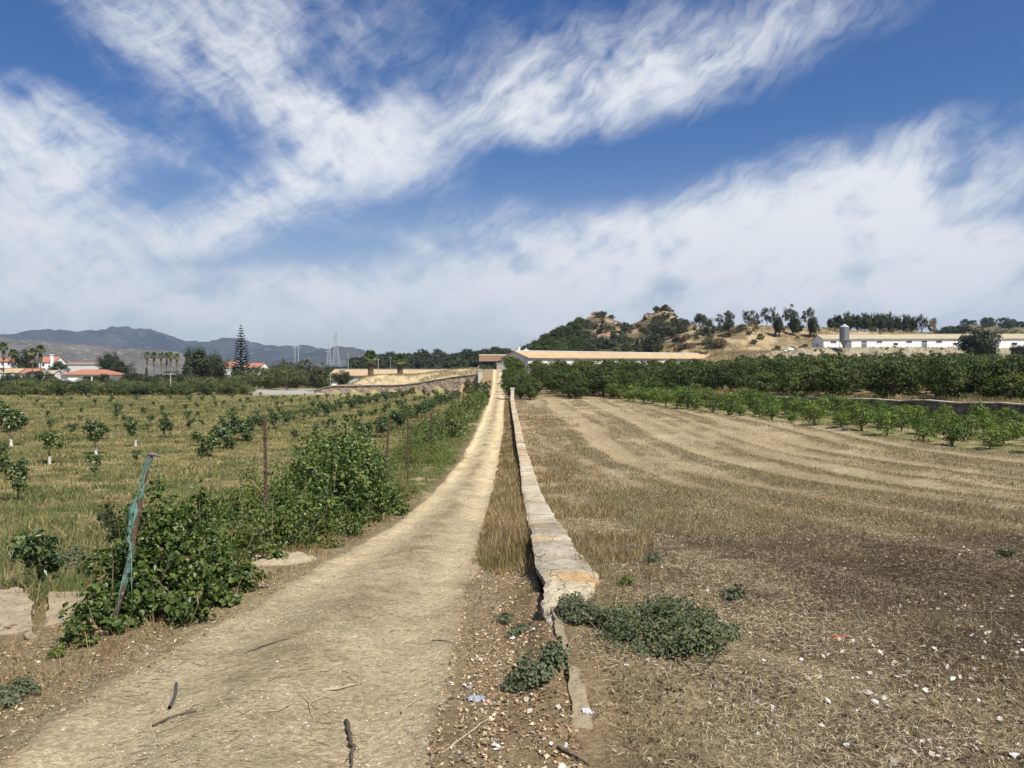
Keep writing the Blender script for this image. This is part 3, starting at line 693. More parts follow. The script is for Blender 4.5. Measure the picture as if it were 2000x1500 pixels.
face_wall('terrace_wall', [(x - .15, y) for x, y in pr], lambda x, y: hgt(x - 1.0, y),
          lambda x, y: hgt(x + 1.2, y) + .12, M_stoneR,
          'dark rubble terrace wall with pale coping below the citrus trees', 'terrace wall', .5, 431, .14, .07)
# upper end of the track: white pier and low side wall
q = MB(); y0 = terr_wall_y(-3.2) - 1.2; z0 = hp(-3.3, y0 - 2)
q.box(-3.9, -3.0, y0 - .5, y0 + .6, z0 - .5, hp(-2, y0) + 1.5); q.box(-4.0, -2.9, y0 - .6, y0 + .7, hp(-2, y0) + 1.5, hp(-2, y0) + 1.7)
tag(q.build('gate_pier', simple('pier_plaster', (.62, .58, .50), (.42, .38, .31), 1.4, .9, .3)), 'white plastered pier where the tan retaining wall meets the track', 'pier')
q = MB(); z0 = hp(1.2, 197)
q.box(.0, 3.6, 196, 199.4, z0 - .4, z0 + 1.7); q.box(-.12, 3.72, 195.88, 199.5, z0 + 1.7, z0 + 1.86)
tag(q.build('water_tank', simple('grey_render', (.36, .35, .33), (.27, .26, .24), 1.2, .9, .2)), 'small grey block tank at the top end of the track', 'tank')

# ------------------------------------------------------------------ buildings
M_white = simple('whitewash', (.72, .72, .70), (.60, .60, .57), .8, .85, .15)
M_wstain = simple('whitewash_weathered', (.66, .66, .64), (.50, .49, .46), .35, .85, .15)
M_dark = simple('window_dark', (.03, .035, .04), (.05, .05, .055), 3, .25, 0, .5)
M_grey = simple('grey_shutter', (.20, .22, .24), (.15, .16, .18), 3, .6)
M_door = simple('brown_door', (.16, .06, .03), (.10, .04, .02), 5, .6)
def tilem(name, c1, c2, c3, sc=1.0):
    m, t, o = mat(name); v = tcoord(t)
    wv = t.nodes.new('ShaderNodeTexWave'); wv.wave_type = 'BANDS'; wv.bands_direction = 'X'; wv.inputs['Scale'].default_value = 1.6 * sc
    t.links.new(v, wv.inputs['Vector'])
    c = tmix(t, tmap(t, tn(t, .5 * sc, 7, .7, v), .35, .65), c1, c2)
    c = tmix(t, tmap(t, tn(t, 2.5 * sc, 5, .75, v), .55, .7), c, c3)
    pbsdf(t, o, c, .88, tbump(t, wv.outputs[1], .6, .08), .15); return m
M_tileR = tilem('terracotta_tiles', (.44, .20, .12), (.33, .15, .10), (.52, .30, .20))
M_tileT = tilem('tan_tiles', (.50, .36, .21), (.38, .28, .17), (.56, .45, .30), .5)
M_tileP = tilem('pale_sheet_roof', (.46, .40, .27), (.37, .31, .22), (.54, .45, .30), .5)
def gable_house(name, p0, p1, wid, zb, eave, ridge, walls, roof, label, cat, group=None, over=.5, openings=(), mono=None, z1=None, capw=None):
    """ridge runs from p0 to p1 (centres of the gable ends); local x along the ridge. openings: (kind, x0, x1, z0, z1) on the -y (viewer) face"""
    p0 = np.array(p0, float); p1 = np.array(p1, float); Ln = np.linalg.norm(p1 - p0); an = math.atan2(p1[1]-p0[1], p1[0]-p0[0])
    r = empty(name, (*p0, zb), an, label, cat, group); h = wid / 2
    if z1 is not None: r.rotation_euler = (0, -math.atan2(z1 - zb, Ln), an)
    q = MB()
    V = []
    for x in (0, Ln):
        V += [(x, -h, -1.5), (x, h, -1.5), (x, h, eave), (x, 0, ridge), (x, -h, eave)]
    q.add(V, [(0, 5, 9, 4), (1, 2, 7, 6), (0, 1, 6, 5)], [(0, 4, 2), (0, 2, 1), (4, 3, 2), (5, 7, 9), (5, 6, 7), (9, 7, 8)])
    q.build('wall', walls, r)
    q = MB(); t = .14; sl = (ridge - eave) / h; zo = eave - over * sl
    for s in (-1, 1):
        a = [(-over*.7, s*(h+over), zo), (Ln+over*.7, s*(h+over), zo), (Ln+over*.7, 0, ridge), (-over*.7, 0, ridge)]
        V = [(x, y, z + .02) for x, y, z in a] + [(x, y, z + t + .02) for x, y, z in a]
        q.add(V, [(0,3,2,1), (4,5,6,7), (0,1,5,4), (1,2,6,5), (2,3,7,6), (3,0,4,7)])
    rf = q.build('roof', roof, r)
    q = MB(); q.box(-over*.7-.05, Ln+over*.7+.05, -.28, .28, ridge + t - .02, ridge + t + .14); q.build('ridge_cap', capw or roof, rf)
    for kd, x0, x1, z0, z1_ in openings:
        m = {'window': M_dark, 'door': M_grey, 'shutter': M_grey, 'brown_door': M_door, 'white_panel': M_white}[kd]
        nm = {'window': 'window', 'door': 'door', 'shutter': 'shutter', 'brown_door': 'door', 'white_panel': 'panel'}[kd]
        q = MB(); q.box(x0, x1, -h - .03, -h + .05, z0, z1_); o = q.build(nm, m, r)
        q = MB(); e = .1; y_a, y_b = -h - .07, -h + .02
        q.box(x0-e, x1+e, y_a, y_b, z0-e, z0); q.box(x0-e, x1+e, y_a, y_b, z1_, z1_+e); q.box(x0-e, x0, y_a, y_b, z0, z1_); q.box(x1, x1+e, y_a, y_b, z0, z1_)
        q.build('frame', M_white, o)
    return r
def hip_house(name, c, rz, lx, ly, zb, eave, ridge, walls, roof, label, cat, over=.6, openings=(), group=None):
    r = empty(name, (c[0], c[1], zb), rz, label, cat, group); hx, hy = lx/2, ly/2
    q = MB(); q.box(-hx, hx, -hy, hy, -1, eave); q.build('wall', walls, r)
    q = MB(); ox, oy = hx+over, hy+over; k = hx - hy*.9
    V = [(-ox,-oy,eave+.02), (ox,-oy,eave+.02), (ox,oy,eave+.02), (-ox,oy,eave+.02), (-ox,-oy,eave+.2), (ox,-oy,eave+.2), (ox,oy,eave+.2), (-ox,oy,eave+.2), (-k,0,ridge), (k,0,ridge)]
    q.add(V, [(3,2,1,0), (0,1,5,4), (1,2,6,5), (2,3,7,6), (3,0,4,7), (4,5,9,8), (6,7,8,9)], [(5,6,9), (7,4,8)])
    q.build('roof', roof, r)
    for kd, x0, x1, z0, z1_ in openings:
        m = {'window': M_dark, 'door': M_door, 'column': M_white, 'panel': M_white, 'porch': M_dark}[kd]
        q = MB()
        if kd == 'column': q.box(x0, x1, -hy - .5, -hy - .2, z0, z1_)
        elif kd == 'panel': q.box(x0, x1, -hy - .3, -hy - .01, z0, z1_)
        else: q.box(x0, x1, -hy - .04, -hy + .02, z0, z1_)
        q.build({'porch': 'porch_shade_panel'}.get(kd, kd), m, r)  # porch is a flat dark panel: its inner shade is put into the colour
    return r
# long tiled barn behind the citrus grove
p0 = at(1006, 700, 196)[:2]; p1 = at(1438, 700, 285)[:2]
zb0, zb1 = 2.75, 3.0
d = (p1 - p0) / np.linalg.norm(p1 - p0)
barn = gable_house('poultry_barn', p0, p1, 9, zb0, 3.75, 5.4, M_wstain, M_tileT, 'very long white barn with tan tiled roof just above the citrus trees', 'barn', z1=4.6, openings=[('window', x, x+1.6, 1.5, 2.3) for x in np.arange(6, 128, 12.5)], capw=M_white)
q = MB(); q.box(1.0, 1.7, -.35, .35, 5.4, 6.6); q.build('chimney', M_white, barn)
# ventilator dome of the barn
c = at(1029, 690, 200); q = MB(); q.lathe([(1.55, c[2]-4), (1.55, c[2]+.0), (1.5, c[2]+.25), (1.2, c[2]+.75), (.7, c[2]+1.1), (.18, c[2]+1.3), (.18, c[2]+1.55), (0.001, c[2]+1.6)], 20, (c[0], c[1]+6))
tag(q.build('dome_tank', simple('pale_metal', (.55, .57, .58), (.45, .47, .48), 2, .5, 0, .4, .3), smooth=True), 'small white domed tank behind the left end of the long barn', 'tank')
# white farm building on the hillside
g0 = at(1597, 660, 257); p0 = g0[:2]; p1 = at(2070, 660, 250)[:2]
zf = 11.05
M_white = simple('fresh_whitewash', (.84, .84, .82), (.76, .76, .74), .8, .8, .1)
ops = []
Ln = np.linalg.norm(p1 - p0)
def fx(px): return (px - 1622) / (2000 - 1622) * (Ln * (2000-1597) / (2070-1597) - 3) + 1.2
for a, b, k in ((1628,1639,'w'), (1658,1668,'d'), (1687,1697,'d'), (1716,1726,'w'), (1748,1756,'l'), (1772,1783,'w'), (1801,1811,'d'), (1828,1839,'w'), (1860,1868,'l'), (1905,1915,'w'), (1935,1945,'d'), (1969,1979,'l')):
    x0, x1 = fx(a), fx(b)
    if k in 'wd': ops.append(('window', x0, x1, 1.75, 2.3))
    if k == 'd': ops.append(('door', x0, x1, -.0, 1.6))
    if k == 'l': ops.append(('window', x0, x1, .9, 1.7))
farm = gable_house('farm_building', p0, p1, 12, zf, 3.0, 4.65, M_white, M_tileP, 'long white livestock shed with pale roof standing on the hillside at right', 'shed', over=.4, openings=ops)
q = MB(); q.box(-.06, .04, -.4, .5, .1, 1.9); q.build('end_door', M_dark, farm)
# feed silo
c = at(1649, 680, 240); q_z = hp(c[0], c[1])
zs = lambda py: at(1649, py, 240)[2]
silo = empty('feed_silo', (c[0], c[1], q_z), 0, 'grey ribbed metal feed silo with cone hopper before the white shed', 'silo')
r0 = 1.42; M_silo = simple('galvanised', (.25, .26, .27), (.17, .18, .19), 1.5, .55, .1, .4, .5)
zt, z1_, z2_, z3 = [zs(p) - q_z for p in (633, 639, 665, 678)]
prof = [(r0, z2_)]
for k in range(12):
    a = z2_ + (z1_ - z2_) * k / 12; b = z2_ + (z1_ - z2_) * (k + 1) / 12; prof += [(r0 + .03, a + .05), (r0 + .03, b - .06), (r0 - .02, b)]
q = MB(); q.lathe(prof, 28); q.build('body', M_silo, silo, True)
q = MB(); q.lathe([(r0 + .06, z1_), (r0*.62, z1_ + (zt-z1_)*.5), (.28, zt - .12), (.28, zt), (.001, zt + .03)], 28); q.build('lid', simple('galvanised_pale', (.5,.51,.52), (.4,.41,.42), 2, .5, 0, .4, .3), silo, True)
q = MB(); q.lathe([(r0, z2_), (.3, z3), (.3, z3 - .4)], 28); q.build('hopper', M_silo, silo, True)
for a in (45, 135, 225, 315):
    q = MB(); x, y = r0*math.cos(math.radians(a)), r0*math.sin(math.radians(a)); q.tube([(x, y, z2_ + .5), (x*1.02, y*1.02, -.3)], .07, 6); q.build('leg', M_silo, silo)
# hip-roofed villa and its neighbours on the left
c = at(170, 745, 285)
villa = hip_house('villa', (c[0], c[1] + 5), .02, 18.5, 11, at(0, 749, 285)[2], 3.1, 5.2, M_white, M_tileR, 'white villa under a broad orange hipped roof', 'house', .9,
          [('porch', -1.2, 6.5, .2, 2.6), ('door', -.6, .7, .1, 2.2), ('column', 1.9, 2.3, -.2, 3), ('column', 4.6, 5.1, -1.4, 3), ('panel', -6.6, -2.8, -.3, 2.5), ('window', 3.0, 4.2, .8, 2.1)])
def px_house(name, px0, px1, pyb, pye, pyr, Y, dep, roof, label, ang=0, ops=(), m=M_white, group=None):
    a = at(px0, pyb, Y); b = at(px1, pyb, Y + math.tan(ang) * (px1-px0)/1500*Y)
    e = at(px0, pye, Y)[2] - a[2]; rr = at(px0, pyr, Y)[2] - a[2]
    dv = (b[:2]-a[:2]) / np.linalg.norm(b[:2]-a[:2]); nn = np.array([-dv[1], dv[0]]) * dep / 2
    return gable_house(name, a[:2] + nn, b[:2] + nn, dep, a[2], e, rr, m, roof, label, 'house', group, .35, ops)
def twin(Y, px0, ops): return [(k, (a-px0)/1500*Y, (b-px0)/1500*Y, z0, z1) for k, a, b, z0, z1 in ops]
px_house('white_house', -60, 21, 722, 706, 699, 330, 9, M_tileR, 'tall white house at the left edge behind the paired palms', 0, twin(330, -60, [('window', 13, 17, 2.0, 3.1), ('window', 1, 6, 2.0, 3.1), ('window', -30, -26, 2, 3.1)]))
px_house('white_house', -30, 36, 734, 728, 720, 300, 8, M_tileT, 'low white outbuilding with tan roof below the tall white house')
px_house('white_house', 40, 72, 736, 730, 720, 296, 9, M_tileR, 'low white house with orange roof between the palms', 0, twin(296, 40, [('window', 55, 59, .3, 1.2)]))
px_house('white_house', 76, 106, 722, 707, 696, 340, 9, M_tileR, 'white house with chimney behind the second pair of palms', 0, twin(340, 76, [('window', 82, 87, 1.6, 2.7), ('window', 94, 97, 1, 2)]))
q = MB(); c = at(98, 708, 338); q.box(c[0]-.5, c[0]+.5, c[1]+1, c[1]+2, c[2]-3, c[2]+3.3); q.box(c[0]-.7, c[0]+.7, c[1]+.8, c[1]+2.2, c[2]+3.3, c[2]+3.6)
tag(q.build('chimney_stack', M_white), 'white chimney stack rising beside the second pair of palms', 'chimney')
px_house('white_house', 80, 103, 735, 731, 724, 292, 7, M_tileP, 'small flat white annex beside the palms', 0)
px_house('long_house', 128, 195, 722, 712, 708, 380, 9, simple('old_brown_roof', (.24,.17,.12), (.30,.22,.16), 1, .9), 'long low house with weathered brown roof behind the villa', 0, (), M_wstain)
px_house('cottage', 417, 460, 724, 718, 706, 300, 9, M_tileR, 'white cottage with red tiled roof left of the tall pine', .1, twin(300, 417, [('window', 428, 432, .2, 1.0)]))
px_house('cottage', 474, 506, 726, 718, 709, 300, 8, M_tileR, 'white cottage with red tiled roof right of the tall pine', -.25)
# quarry-side shed: one long tan roof
a = at(650, 730, 236); b = at(1010, 733, 222)
gable_house('long_shed', a[:2] + np.array([0, 4.]), b[:2] + np.array([0, 4.]), 9, -.9, 3.0, 4.75, M_wstain, M_tileT, 'long low shed with tan tiled roof behind the two squat palms', 'shed', over=.4, capw=simple('pale_ridge', (.55,.52,.46)), z1=-1.15)
# distant brick shed
a = at(936, 702, 420)
gable_house('brick_shed', at(936, 703, 420)[:2], at(990, 703, 420)[:2], 8, at(936, 700.5, 420)[2], 1.5, 2.1, simple('brick_orange', (.44,.25,.16), (.36,.21,.14), 1), M_tileP, 'small orange brick shed with pale roof on the wooded slope beyond the track end', 'shed', over=.1)
# white rubble heap and sacks

# ------------------------------------------------------------------ foliage
def leaf_arrays(c, n, d, l, w, fold=.18, droop=.0, big=False):
    """c centres, n normals, d directions -> verts and quads (two halves for big leaves)"""
    n = unit(n); d = unit(d - n * (d * n).sum(1, keepdims=True)); s = np.cross(n, d)
    l = l[:, None]; w = w[:, None]; N_ = len(c)
    if not big:
        V = np.stack([c - d*l*.5, c + s*w*.5 + n*l*fold*.3, c + d*l*.5 - n*l*droop, c - s*w*.5 + n*l*fold*.3], 1)
        k = np.arange(N_)[:, None] * 4
        return V.reshape(-1, 3), np.concatenate([k, k+1, k+2, k+3], 1)
    V = np.stack([c - d*l*.5, c - d*l*.18 + s*w*.5 + n*w*fold, c + d*l*.22 + s*w*.38 + n*w*fold, c + d*l*.52 - n*l*droop,
                  c + d*l*.22 - s*w*.38 + n*w*fold, c - d*l*.18 - s*w*.5 + n*w*fold], 1)
    k = np.arange(N_)[:, None] * 6
    return V.reshape(-1, 3), np.concatenate([np.concatenate([k, k+1, k+2, k+3], 1), np.concatenate([k, k+3, k+4, k+5], 1)], 0)
def rdir(r, n, up=0.):
    v = r.normal(size=(n, 3)); v[:, 2] += up; return unit(v)
def crown_pts(r, rx, ry, rz, nc, cr, nl, cz=0., flat=.35, inner=.2, lump=.25):
    """leaf centres and outward normals of an uneven crown made of nc clumps"""
    d = rdir(r, nc, .25); d[:, 2] = np.where(d[:, 2] < -flat, -flat * r.rand(nc), d[:, 2])
    rad = (1 - inner * r.rand(nc)) * (1 + lump * (r.rand(nc) - .5) * 2)
    cc = d * rad[:, None] * (np.array([rx, ry, rz]) * (1 - cr * .55))
    k = r.randint(0, nc, nl); e = rdir(r, nl, .35)
    rr = cr * (.65 + .7 * r.rand(nc))[k] * (r.rand(nl) ** .45)
    p = cc[k] + e * rr[:, None] * np.array([rx, ry, rz]) * np.array([1, 1, 1.])
    nrm = unit(e * .8 + unit(p) * .6 + r.normal(size=(nl, 3)) * .45)
    p[:, 2] += cz
    return p, nrm
def leaf_obj(name, p, n, r, l, w, m, parent, big=False, droop=.05, loc=None):
    d = r.normal(size=p.shape); d[:, 2] -= .3
    s = .5 + .95 * r.rand(len(p))
    V, F = leaf_arrays(p, n, d, l * s, w * s, .2, droop, big)
    return link_mesh(name, V, F, None, m, parent, loc=loc)
def limbs(r, h, spread, nb, r0, bend=.15, up=.5):
    q = MB(); pts = [np.zeros(3)]
    for k in range(4): pts.append(pts[-1] + np.array([r.normal() * bend * h * .12, r.normal() * bend * h * .12, h / 4]))
    pts[0] = np.array([0, 0, -.25 * h - .05])
    q.tube(pts, np.linspace(r0, r0 * .7, 5), 7)
    for k in range(nb):
        a = 2 * math.pi * k / nb + r.rand(); st = pts[r.randint(2, 5)]
        e = st + np.array([math.cos(a) * spread, math.sin(a) * spread, spread * up * (1 + r.rand())])
        m_ = (st + e) / 2 + r.normal(size=3) * spread * .1 + np.array([0, 0, spread * .15])
        q.tube([st, m_, e], [r0 * .55, r0 * .38, r0 * .12], 5)
        for _ in range(2):
            e2 = m_ + r.normal(size=3) * spread * .4 + np.array([0, 0, spread * .3]); q.tube([m_, e2], [r0 * .3, r0 * .08], 4)
    return q
M_bark = simple('bark', (.17, .13, .095), (.09, .07, .05), 6, .9, .8)
M_barkp = simple('bark_pale', (.30, .25, .19), (.19, .155, .115), 6, .9, .8)
M_citrus = leafm('citrus_leaf', [(.014,.024,.006), (.032,.052,.010), (.058,.088,.015), (.10,.13,.024)], .16, .6, .25, .34)
M_young = leafm('young_leaf', [(.03,.06,.012), (.065,.11,.02), (.11,.165,.028), (.18,.24,.045)], .28, .5, .3, .22)
M_olive = leafm('olive_leaf', [(.04,.05,.03), (.07,.08,.045), (.10,.11,.06)], .2, .6, .3, .25)
M_dkgreen = leafm('dark_leaf', [(.018,.027,.010), (.036,.05,.016), (.058,.075,.022)], .15, .5, .35, .25)
M_midgreen = leafm('scrub_leaf', [(.05,.07,.022), (.08,.105,.032), (.12,.135,.045)], .25, .6, .3, .28)
M_drybush = leafm('dry_leaf', [(.14,.10,.055), (.20,.155,.09), (.11,.09,.055)], .2, .8, .2, .2)

def make_tree(name, seed, H, R_, th, m, nc, nl, ll, cr=.32, rz=None, bark=None, parts=True, flat=.35, nb=5, lab=None, cat=None, zc=None, lw_=.55, hide=True, spread=None, inner=.2):
    r = np.random.RandomState(seed); root = empty(name, (0, 0, -500))
    rz = rz or (H - th) / 2; zc = zc or (H - rz * 1.02)
    q = limbs(r, max(th, zc * .75), (spread or R_ * .6), nb, R_ * .055 + .02)
    q.build('trunk', bark or M_bark, root, True)
    p, n = crown_pts(r, R_, R_ * (.85 + .3 * r.rand()), rz, nc, cr, nl, zc, flat, inner)
    leaf_obj('crown', p, n, r, ll, ll * lw_, m, root, False)
    tag(root, lab, cat); cache(root); return root
PROTO = []
def proto(*a, **k):
    o = make_tree(*a, **k); PROTO.append(o); return o
def drop_protos():
    for o in PROTO:
        for c in KIDS[o.name]: bpy.data.objects.remove(o if False else c)
        bpy.data.objects.remove(o)
    PROTO.clear()
R_ = random.Random(5)
def put(protos, x, y, s=1.0, sz=None, label=None, group=None, cat=None, dz=-.05):
    p = protos[R_.randrange(len(protos))]
    z = hp(x, y); sz = sz or s
    return dup(p, (x, y, z + dz), R_.random() * 6.28, (s, s, sz), label, group, cat)

# citrus grove at right -------------------------------------------------
cit = [proto('citrus_tree', 500 + k, 3.3, 2.6, .45, M_citrus, 34, 3200, .25, .34, rz=1.62, flat=.95, zc=1.62) for k in range(5)]
RW = ['first','second','third','fourth','fifth','sixth','seventh','eighth','ninth','tenth','eleventh','twelfth','thirteenth','fourteenth','fifteenth','sixteenth','seventeenth','eighteenth','nineteenth','twentieth','last','last','last','last']
cnt = 0; stuffpos = []; spots = []
for row in range(0, 40):
    y = 99.5 + row * 5.6
    if y > 226: break
    x = 3.6 if row else 4.2
    while x < .74 * y + 6:
        xx, yy = x + R_.uniform(-.7, .7), y + R_.uniform(-.8, .8)
        x += 5.7
        px = 970 + 1500 * xx / yy
        if yy > 150 and px < 992: continue
        if yy > 192 and px < 1440: continue           # the barn stands here
        if yy > 215 and px < 1600 and px > 1500: pass
        spots.append((yy, xx, row))
for y in np.arange(60, 99, 5.6):                          # the terrace to the right of the dark wall
    x = float(spl(y, [15, 38, 62, 95], [62, 53, 43, 28.5])) + 3.6
    while x < .74 * y + 4:
        spots.append((y + R_.uniform(-.8, .8), x + R_.uniform(-.5, .5), -1)); x += 5.6
spots.sort()
ind, rest = spots[:285], spots[285:]
def in_wall_front(x, y): return rwall_d(np.array([x]), np.array([y]))[0]
for yy, xx, row in ind:
    if row == 0 and xx < 26: s = R_.uniform(.62, .82); lab, g = 'small dark green citrus tree in the front row facing the dry field', 'small citrus trees edging the dry field'
    elif row <= 1 or yy < 104:
        s = R_.uniform(.95, 1.2)
        if rwall_d(np.array([xx]), np.array([yy]))[0] < 1.5 and xx > 24: continue
        lab, g = ('large citrus tree in the front row above the dark terrace wall', 'front row of large citrus trees above the terrace wall') if rwall_d(np.array([xx]), np.array([yy]))[0] < 7 else ('large citrus tree one or two rows behind the terrace wall', 'citrus trees behind the terrace front row')
        if xx < 24: lab, g = 'citrus tree in the second row behind the dry field', 'citrus trees behind the front row'
    elif yy < 150: s = R_.uniform(.85, 1.1); lab, g = 'dense green citrus tree in the %s row counted from the dry field' % RW[row], 'citrus trees of the %s grove row' % RW[row]
    else: s = R_.uniform(.72, .92); lab, g = 'far citrus tree below the buildings, in the %s row from the dry field' % RW[row], 'far citrus trees of the %s grove row' % RW[row]
    o = put(cit, xx, yy, s, s * R_.uniform(.85, 1.12), lab, g, 'citrus tree')
if rest:
    V0 = []; F0 = []; n0 = 0; r = np.random.RandomState(9)
    for yy, xx, row in rest:
        p, n = crown_pts(r, 2.5, 2.5, 1.5, 14, .38, 420, 1.9, .7); p += np.array([xx, yy, hp(xx, yy)])
        V, F = leaf_arrays(p, n, r.normal(size=p.shape), np.full(len(p), .5), np.full(len(p), .3)); V0.append(V); F0.append(F + n0); n0 += len(V)
    tag(link_mesh('citrus_grove', np.vstack(V0), np.vstack(F0), None, M_citrus), 'far citrus tree crowns merging at the back of the grove', 'grove', kind='stuff')
print('citrus', len(ind), len(rest))

# young citrus strip -----------------------------------------------------
yc = [proto('young_citrus', 540 + k, 1.35, .72, .12, M_young, 20, 900, .115, .42, rz=.62, flat=.95, zc=.62) for k in range(4)]
yl = 0
for y in np.arange(26, 106, 2.7):
    x = float(spl(y, [20, 41, 65, 100], [36, 27.5, 22.5, 14.8])) + .6
    xe = float(spl(y, [15, 38, 62, 95, 108], [62, 53, 43, 28.5, 24])) - 1.0
    k = 0
    while x < min(xe, .72 * y + 2) and yl < 240:
        if R_.random() < .93:
            s = R_.uniform(.85, 1.4) * (1.08 if y < 70 else 1.2); yy = y + R_.uniform(-.4, .4)
            put(yc, x + R_.uniform(-.3, .3), yy, s, s * R_.uniform(.8, 1.1),
                'bright young citrus bush in the outer row along the dry field' if k == 0 else 'bright young citrus bush in %s row counted from the dry field' % ['the outer', 'the second', 'the third', 'the fourth', 'the fifth', 'the sixth', 'the seventh', 'the eighth', 'the ninth'][min(k, 8)],
                'young citrus bushes in the outer row' if k == 0 else 'young citrus bushes in row %d' % (k + 1), 'young citrus'); yl += 1
        x += 2.9; k += 1
print('young', yl)

# left field: young trees -------------------------------------------------
M_sap = leafm('sapling_leaf', [(.022,.045,.012), (.04,.075,.018), (.07,.115,.03), (.22,.27,.10)], .25, .38, .55, .2)
sap = []
M_guard = simple('white_guard', (.62, .61, .57), (.42, .40, .35), 9, .8)
for k in range(4):
    r = np.random.RandomState(570 + k); root = empty('sapling', (0, 0, -500))
    q = limbs(r, .42, .25, 4, .018); q.build('trunk', M_bark, root, True)
    p, n = crown_pts(r, .46, .42, .40, 12, .40, 460, .66, .8, .3, .5)
    leaf_obj('crown', p, n, r, .10, .05, M_sap, root, True)
    if k < 2:
        q = MB(); q.tube([(0, 0, -.05), (.01, 0, .12), (.02, .01, .27)], [.06, .045, .03], 8); q.build('trunk_guard', M_guard, root)
    cache(root); sap.append(root); PROTO.append(root)
def sapling(px, pyb, hpx, guard, label, kind=None):
    c = hit(px, pyb); h = 1.2 * hpx * c[1] / 1500
    p = sap[R_.randrange(2) if guard else 2 + R_.randrange(2)]; s = h / 1.05
    dup(p, (c[0], c[1], c[2] - .02), R_.random() * 6.28, (s, s, s), label, None, 'young tree')
SAP = [(22,872,58,1,'young grove tree at the left edge with a white guard, farthest out'), (4,846,50,0,'small dark young tree cut by the left edge of the field'),
       (97,908,56,1,'young tree with slanting white trunk guard and pale top leaves'), (188,888,52,1,'young dark tree with thin white guard, left of centre in the weedy field'),
       (265,872,44,1,'young tree with spreading crown and white guard in the weedy field'), (322,856,36,0,'thin pale young tree in the weedy field'),
       (180,850,26,0,'tiny dark young tree behind the guarded pair'), (100,842,22,0,'tiny low young tree beyond the slanting guard'), (232,812,20,0,'tiny young tree near the back of the weedy field'),
       (36,980,74,0,'leafy glossy young tree near the left edge'), (186,932,40,0,'sparse twiggy young tree among the grasses'), (268,905,24,0,'low dark seedling left of the green post'),
       (75,1165,112,0,'broad leafy young tree above the broken concrete'), (8,900,30,0,'small young tree at the very left edge mid field')]
for a in SAP: sapling(*a)
rows = [(-8.6, 42, 150, 2.3, 1.25), (-14, 50, 150, 3.6, .85), (-19, 46, 160, 2.6, 1.25), (-25.5, 60, 165, 4.2, .8), (-32, 58, 165, 4.6, .8), (-40, 66, 165, 5.2, .85), (-49, 75, 165, 6, .85), (-60, 90, 165, 6.5, .9), (-73, 100, 165, 7.5, .9), (-88, 118, 165, 8.5, .9)]
for i, (x, y0, y1, st, s0) in enumerate(rows):
    y = y0
    while y < y1 - (abs(x) > 36) * 6:
        xx = x + R_.uniform(-.5, .5) + (y - 60) * .012
        if y < terr_wall_y(xx) - 4 and R_.random() < .9 and xx > -.7 * y:
            s = s0 * R_.uniform(.75, 1.3)
            lab, g = (('dark leafy young tree in the row nearest the track fence', 'young trees in the row nearest the fence') if i == 0 else
                      ('dark bushy young tree in the dense third row of the weedy field', 'young trees in the dense row') if i == 2 else
                      ('small young tree in %s row left of the track' % ['the first','the second','the third','the fourth','the fifth','the sixth','the seventh','the eighth','the ninth','the last'][i], 'young trees in row %d left of the track' % (i + 1)))
            dup(sap[R_.randrange(4) if R_.random() < .12 and i else 2 + R_.randrange(2)], (xx, y, hp(xx, y) - .03), R_.random() * 6.28, (s * (1.3 if i in (0, 2) else 1), s * 1.4, s), lab, g, 'young tree')
        y += st * R_.uniform(.7, 1.3)
# three close dark bushes of the dense row
for px, pyb, h, s, lab in ((405, 893, 48, 1.4, 'dark glossy bush, nearest of three in a line left of the rusty post'), (443, 878, 50, 1.3, 'dark glossy bush, middle one of three in a line left of the rusty post'), (482, 862, 52, 1.3, 'dark glossy bush, tallest and farthest of three left of the rusty post')):
    c = hit(px, pyb); k = h * c[1] / 1500 / 1.05
    dup(sap[2 + R_.randrange(2)], (c[0], c[1], c[2] - .25 * k), R_.random() * 6, (k * 1.5, k * 1.5, k * 1.15), lab, None, 'bush')

# trees of the middle distance on the left ---------------------------------
hed = [proto('hedge_tree', 600 + k, 3.2, 2.6, .3, M_midgreen, 28, 1900, .30, .36, rz=1.6, flat=.95, zc=1.5) for k in range(4)]
dkt = [proto('broadleaf_tree', 620 + k, 7, 3.6, .7, M_dkgreen, 38, 3000, .42, .30, rz=3.3, flat=.9) for k in range(4)]
olv = [proto('olive_tree', 640 + k, 6, 2.9, .9, M_olive, 28, 1900, .36, .28, rz=2.6, flat=.75, nb=6) for k in range(4)]
bsh = [proto('dense_tree', 630 + k, 7, 3.6, .2, M_dkgreen, 90, 9500, .38, .28, rz=3.7, flat=.98, zc=3.3, inner=.75) for k in range(3)]
for Y, pxa, pxb, st, sc in ((163, -60, 500, 27, .82), (171, -60, 470, 30, 1.0), (181, -60, 490, 30, 1.05)):
    px = pxa
    while px < pxb:
        x = gx(px, Y); s = sc * R_.uniform(.75, 1.15)
        put(hed, x, Y + R_.uniform(-3, 3), s, s, 'round mid green shrub in the hedge behind the weedy field', 'hedge shrubs behind the weedy field', 'shrub'); px += st * R_.uniform(.7, 1.25)
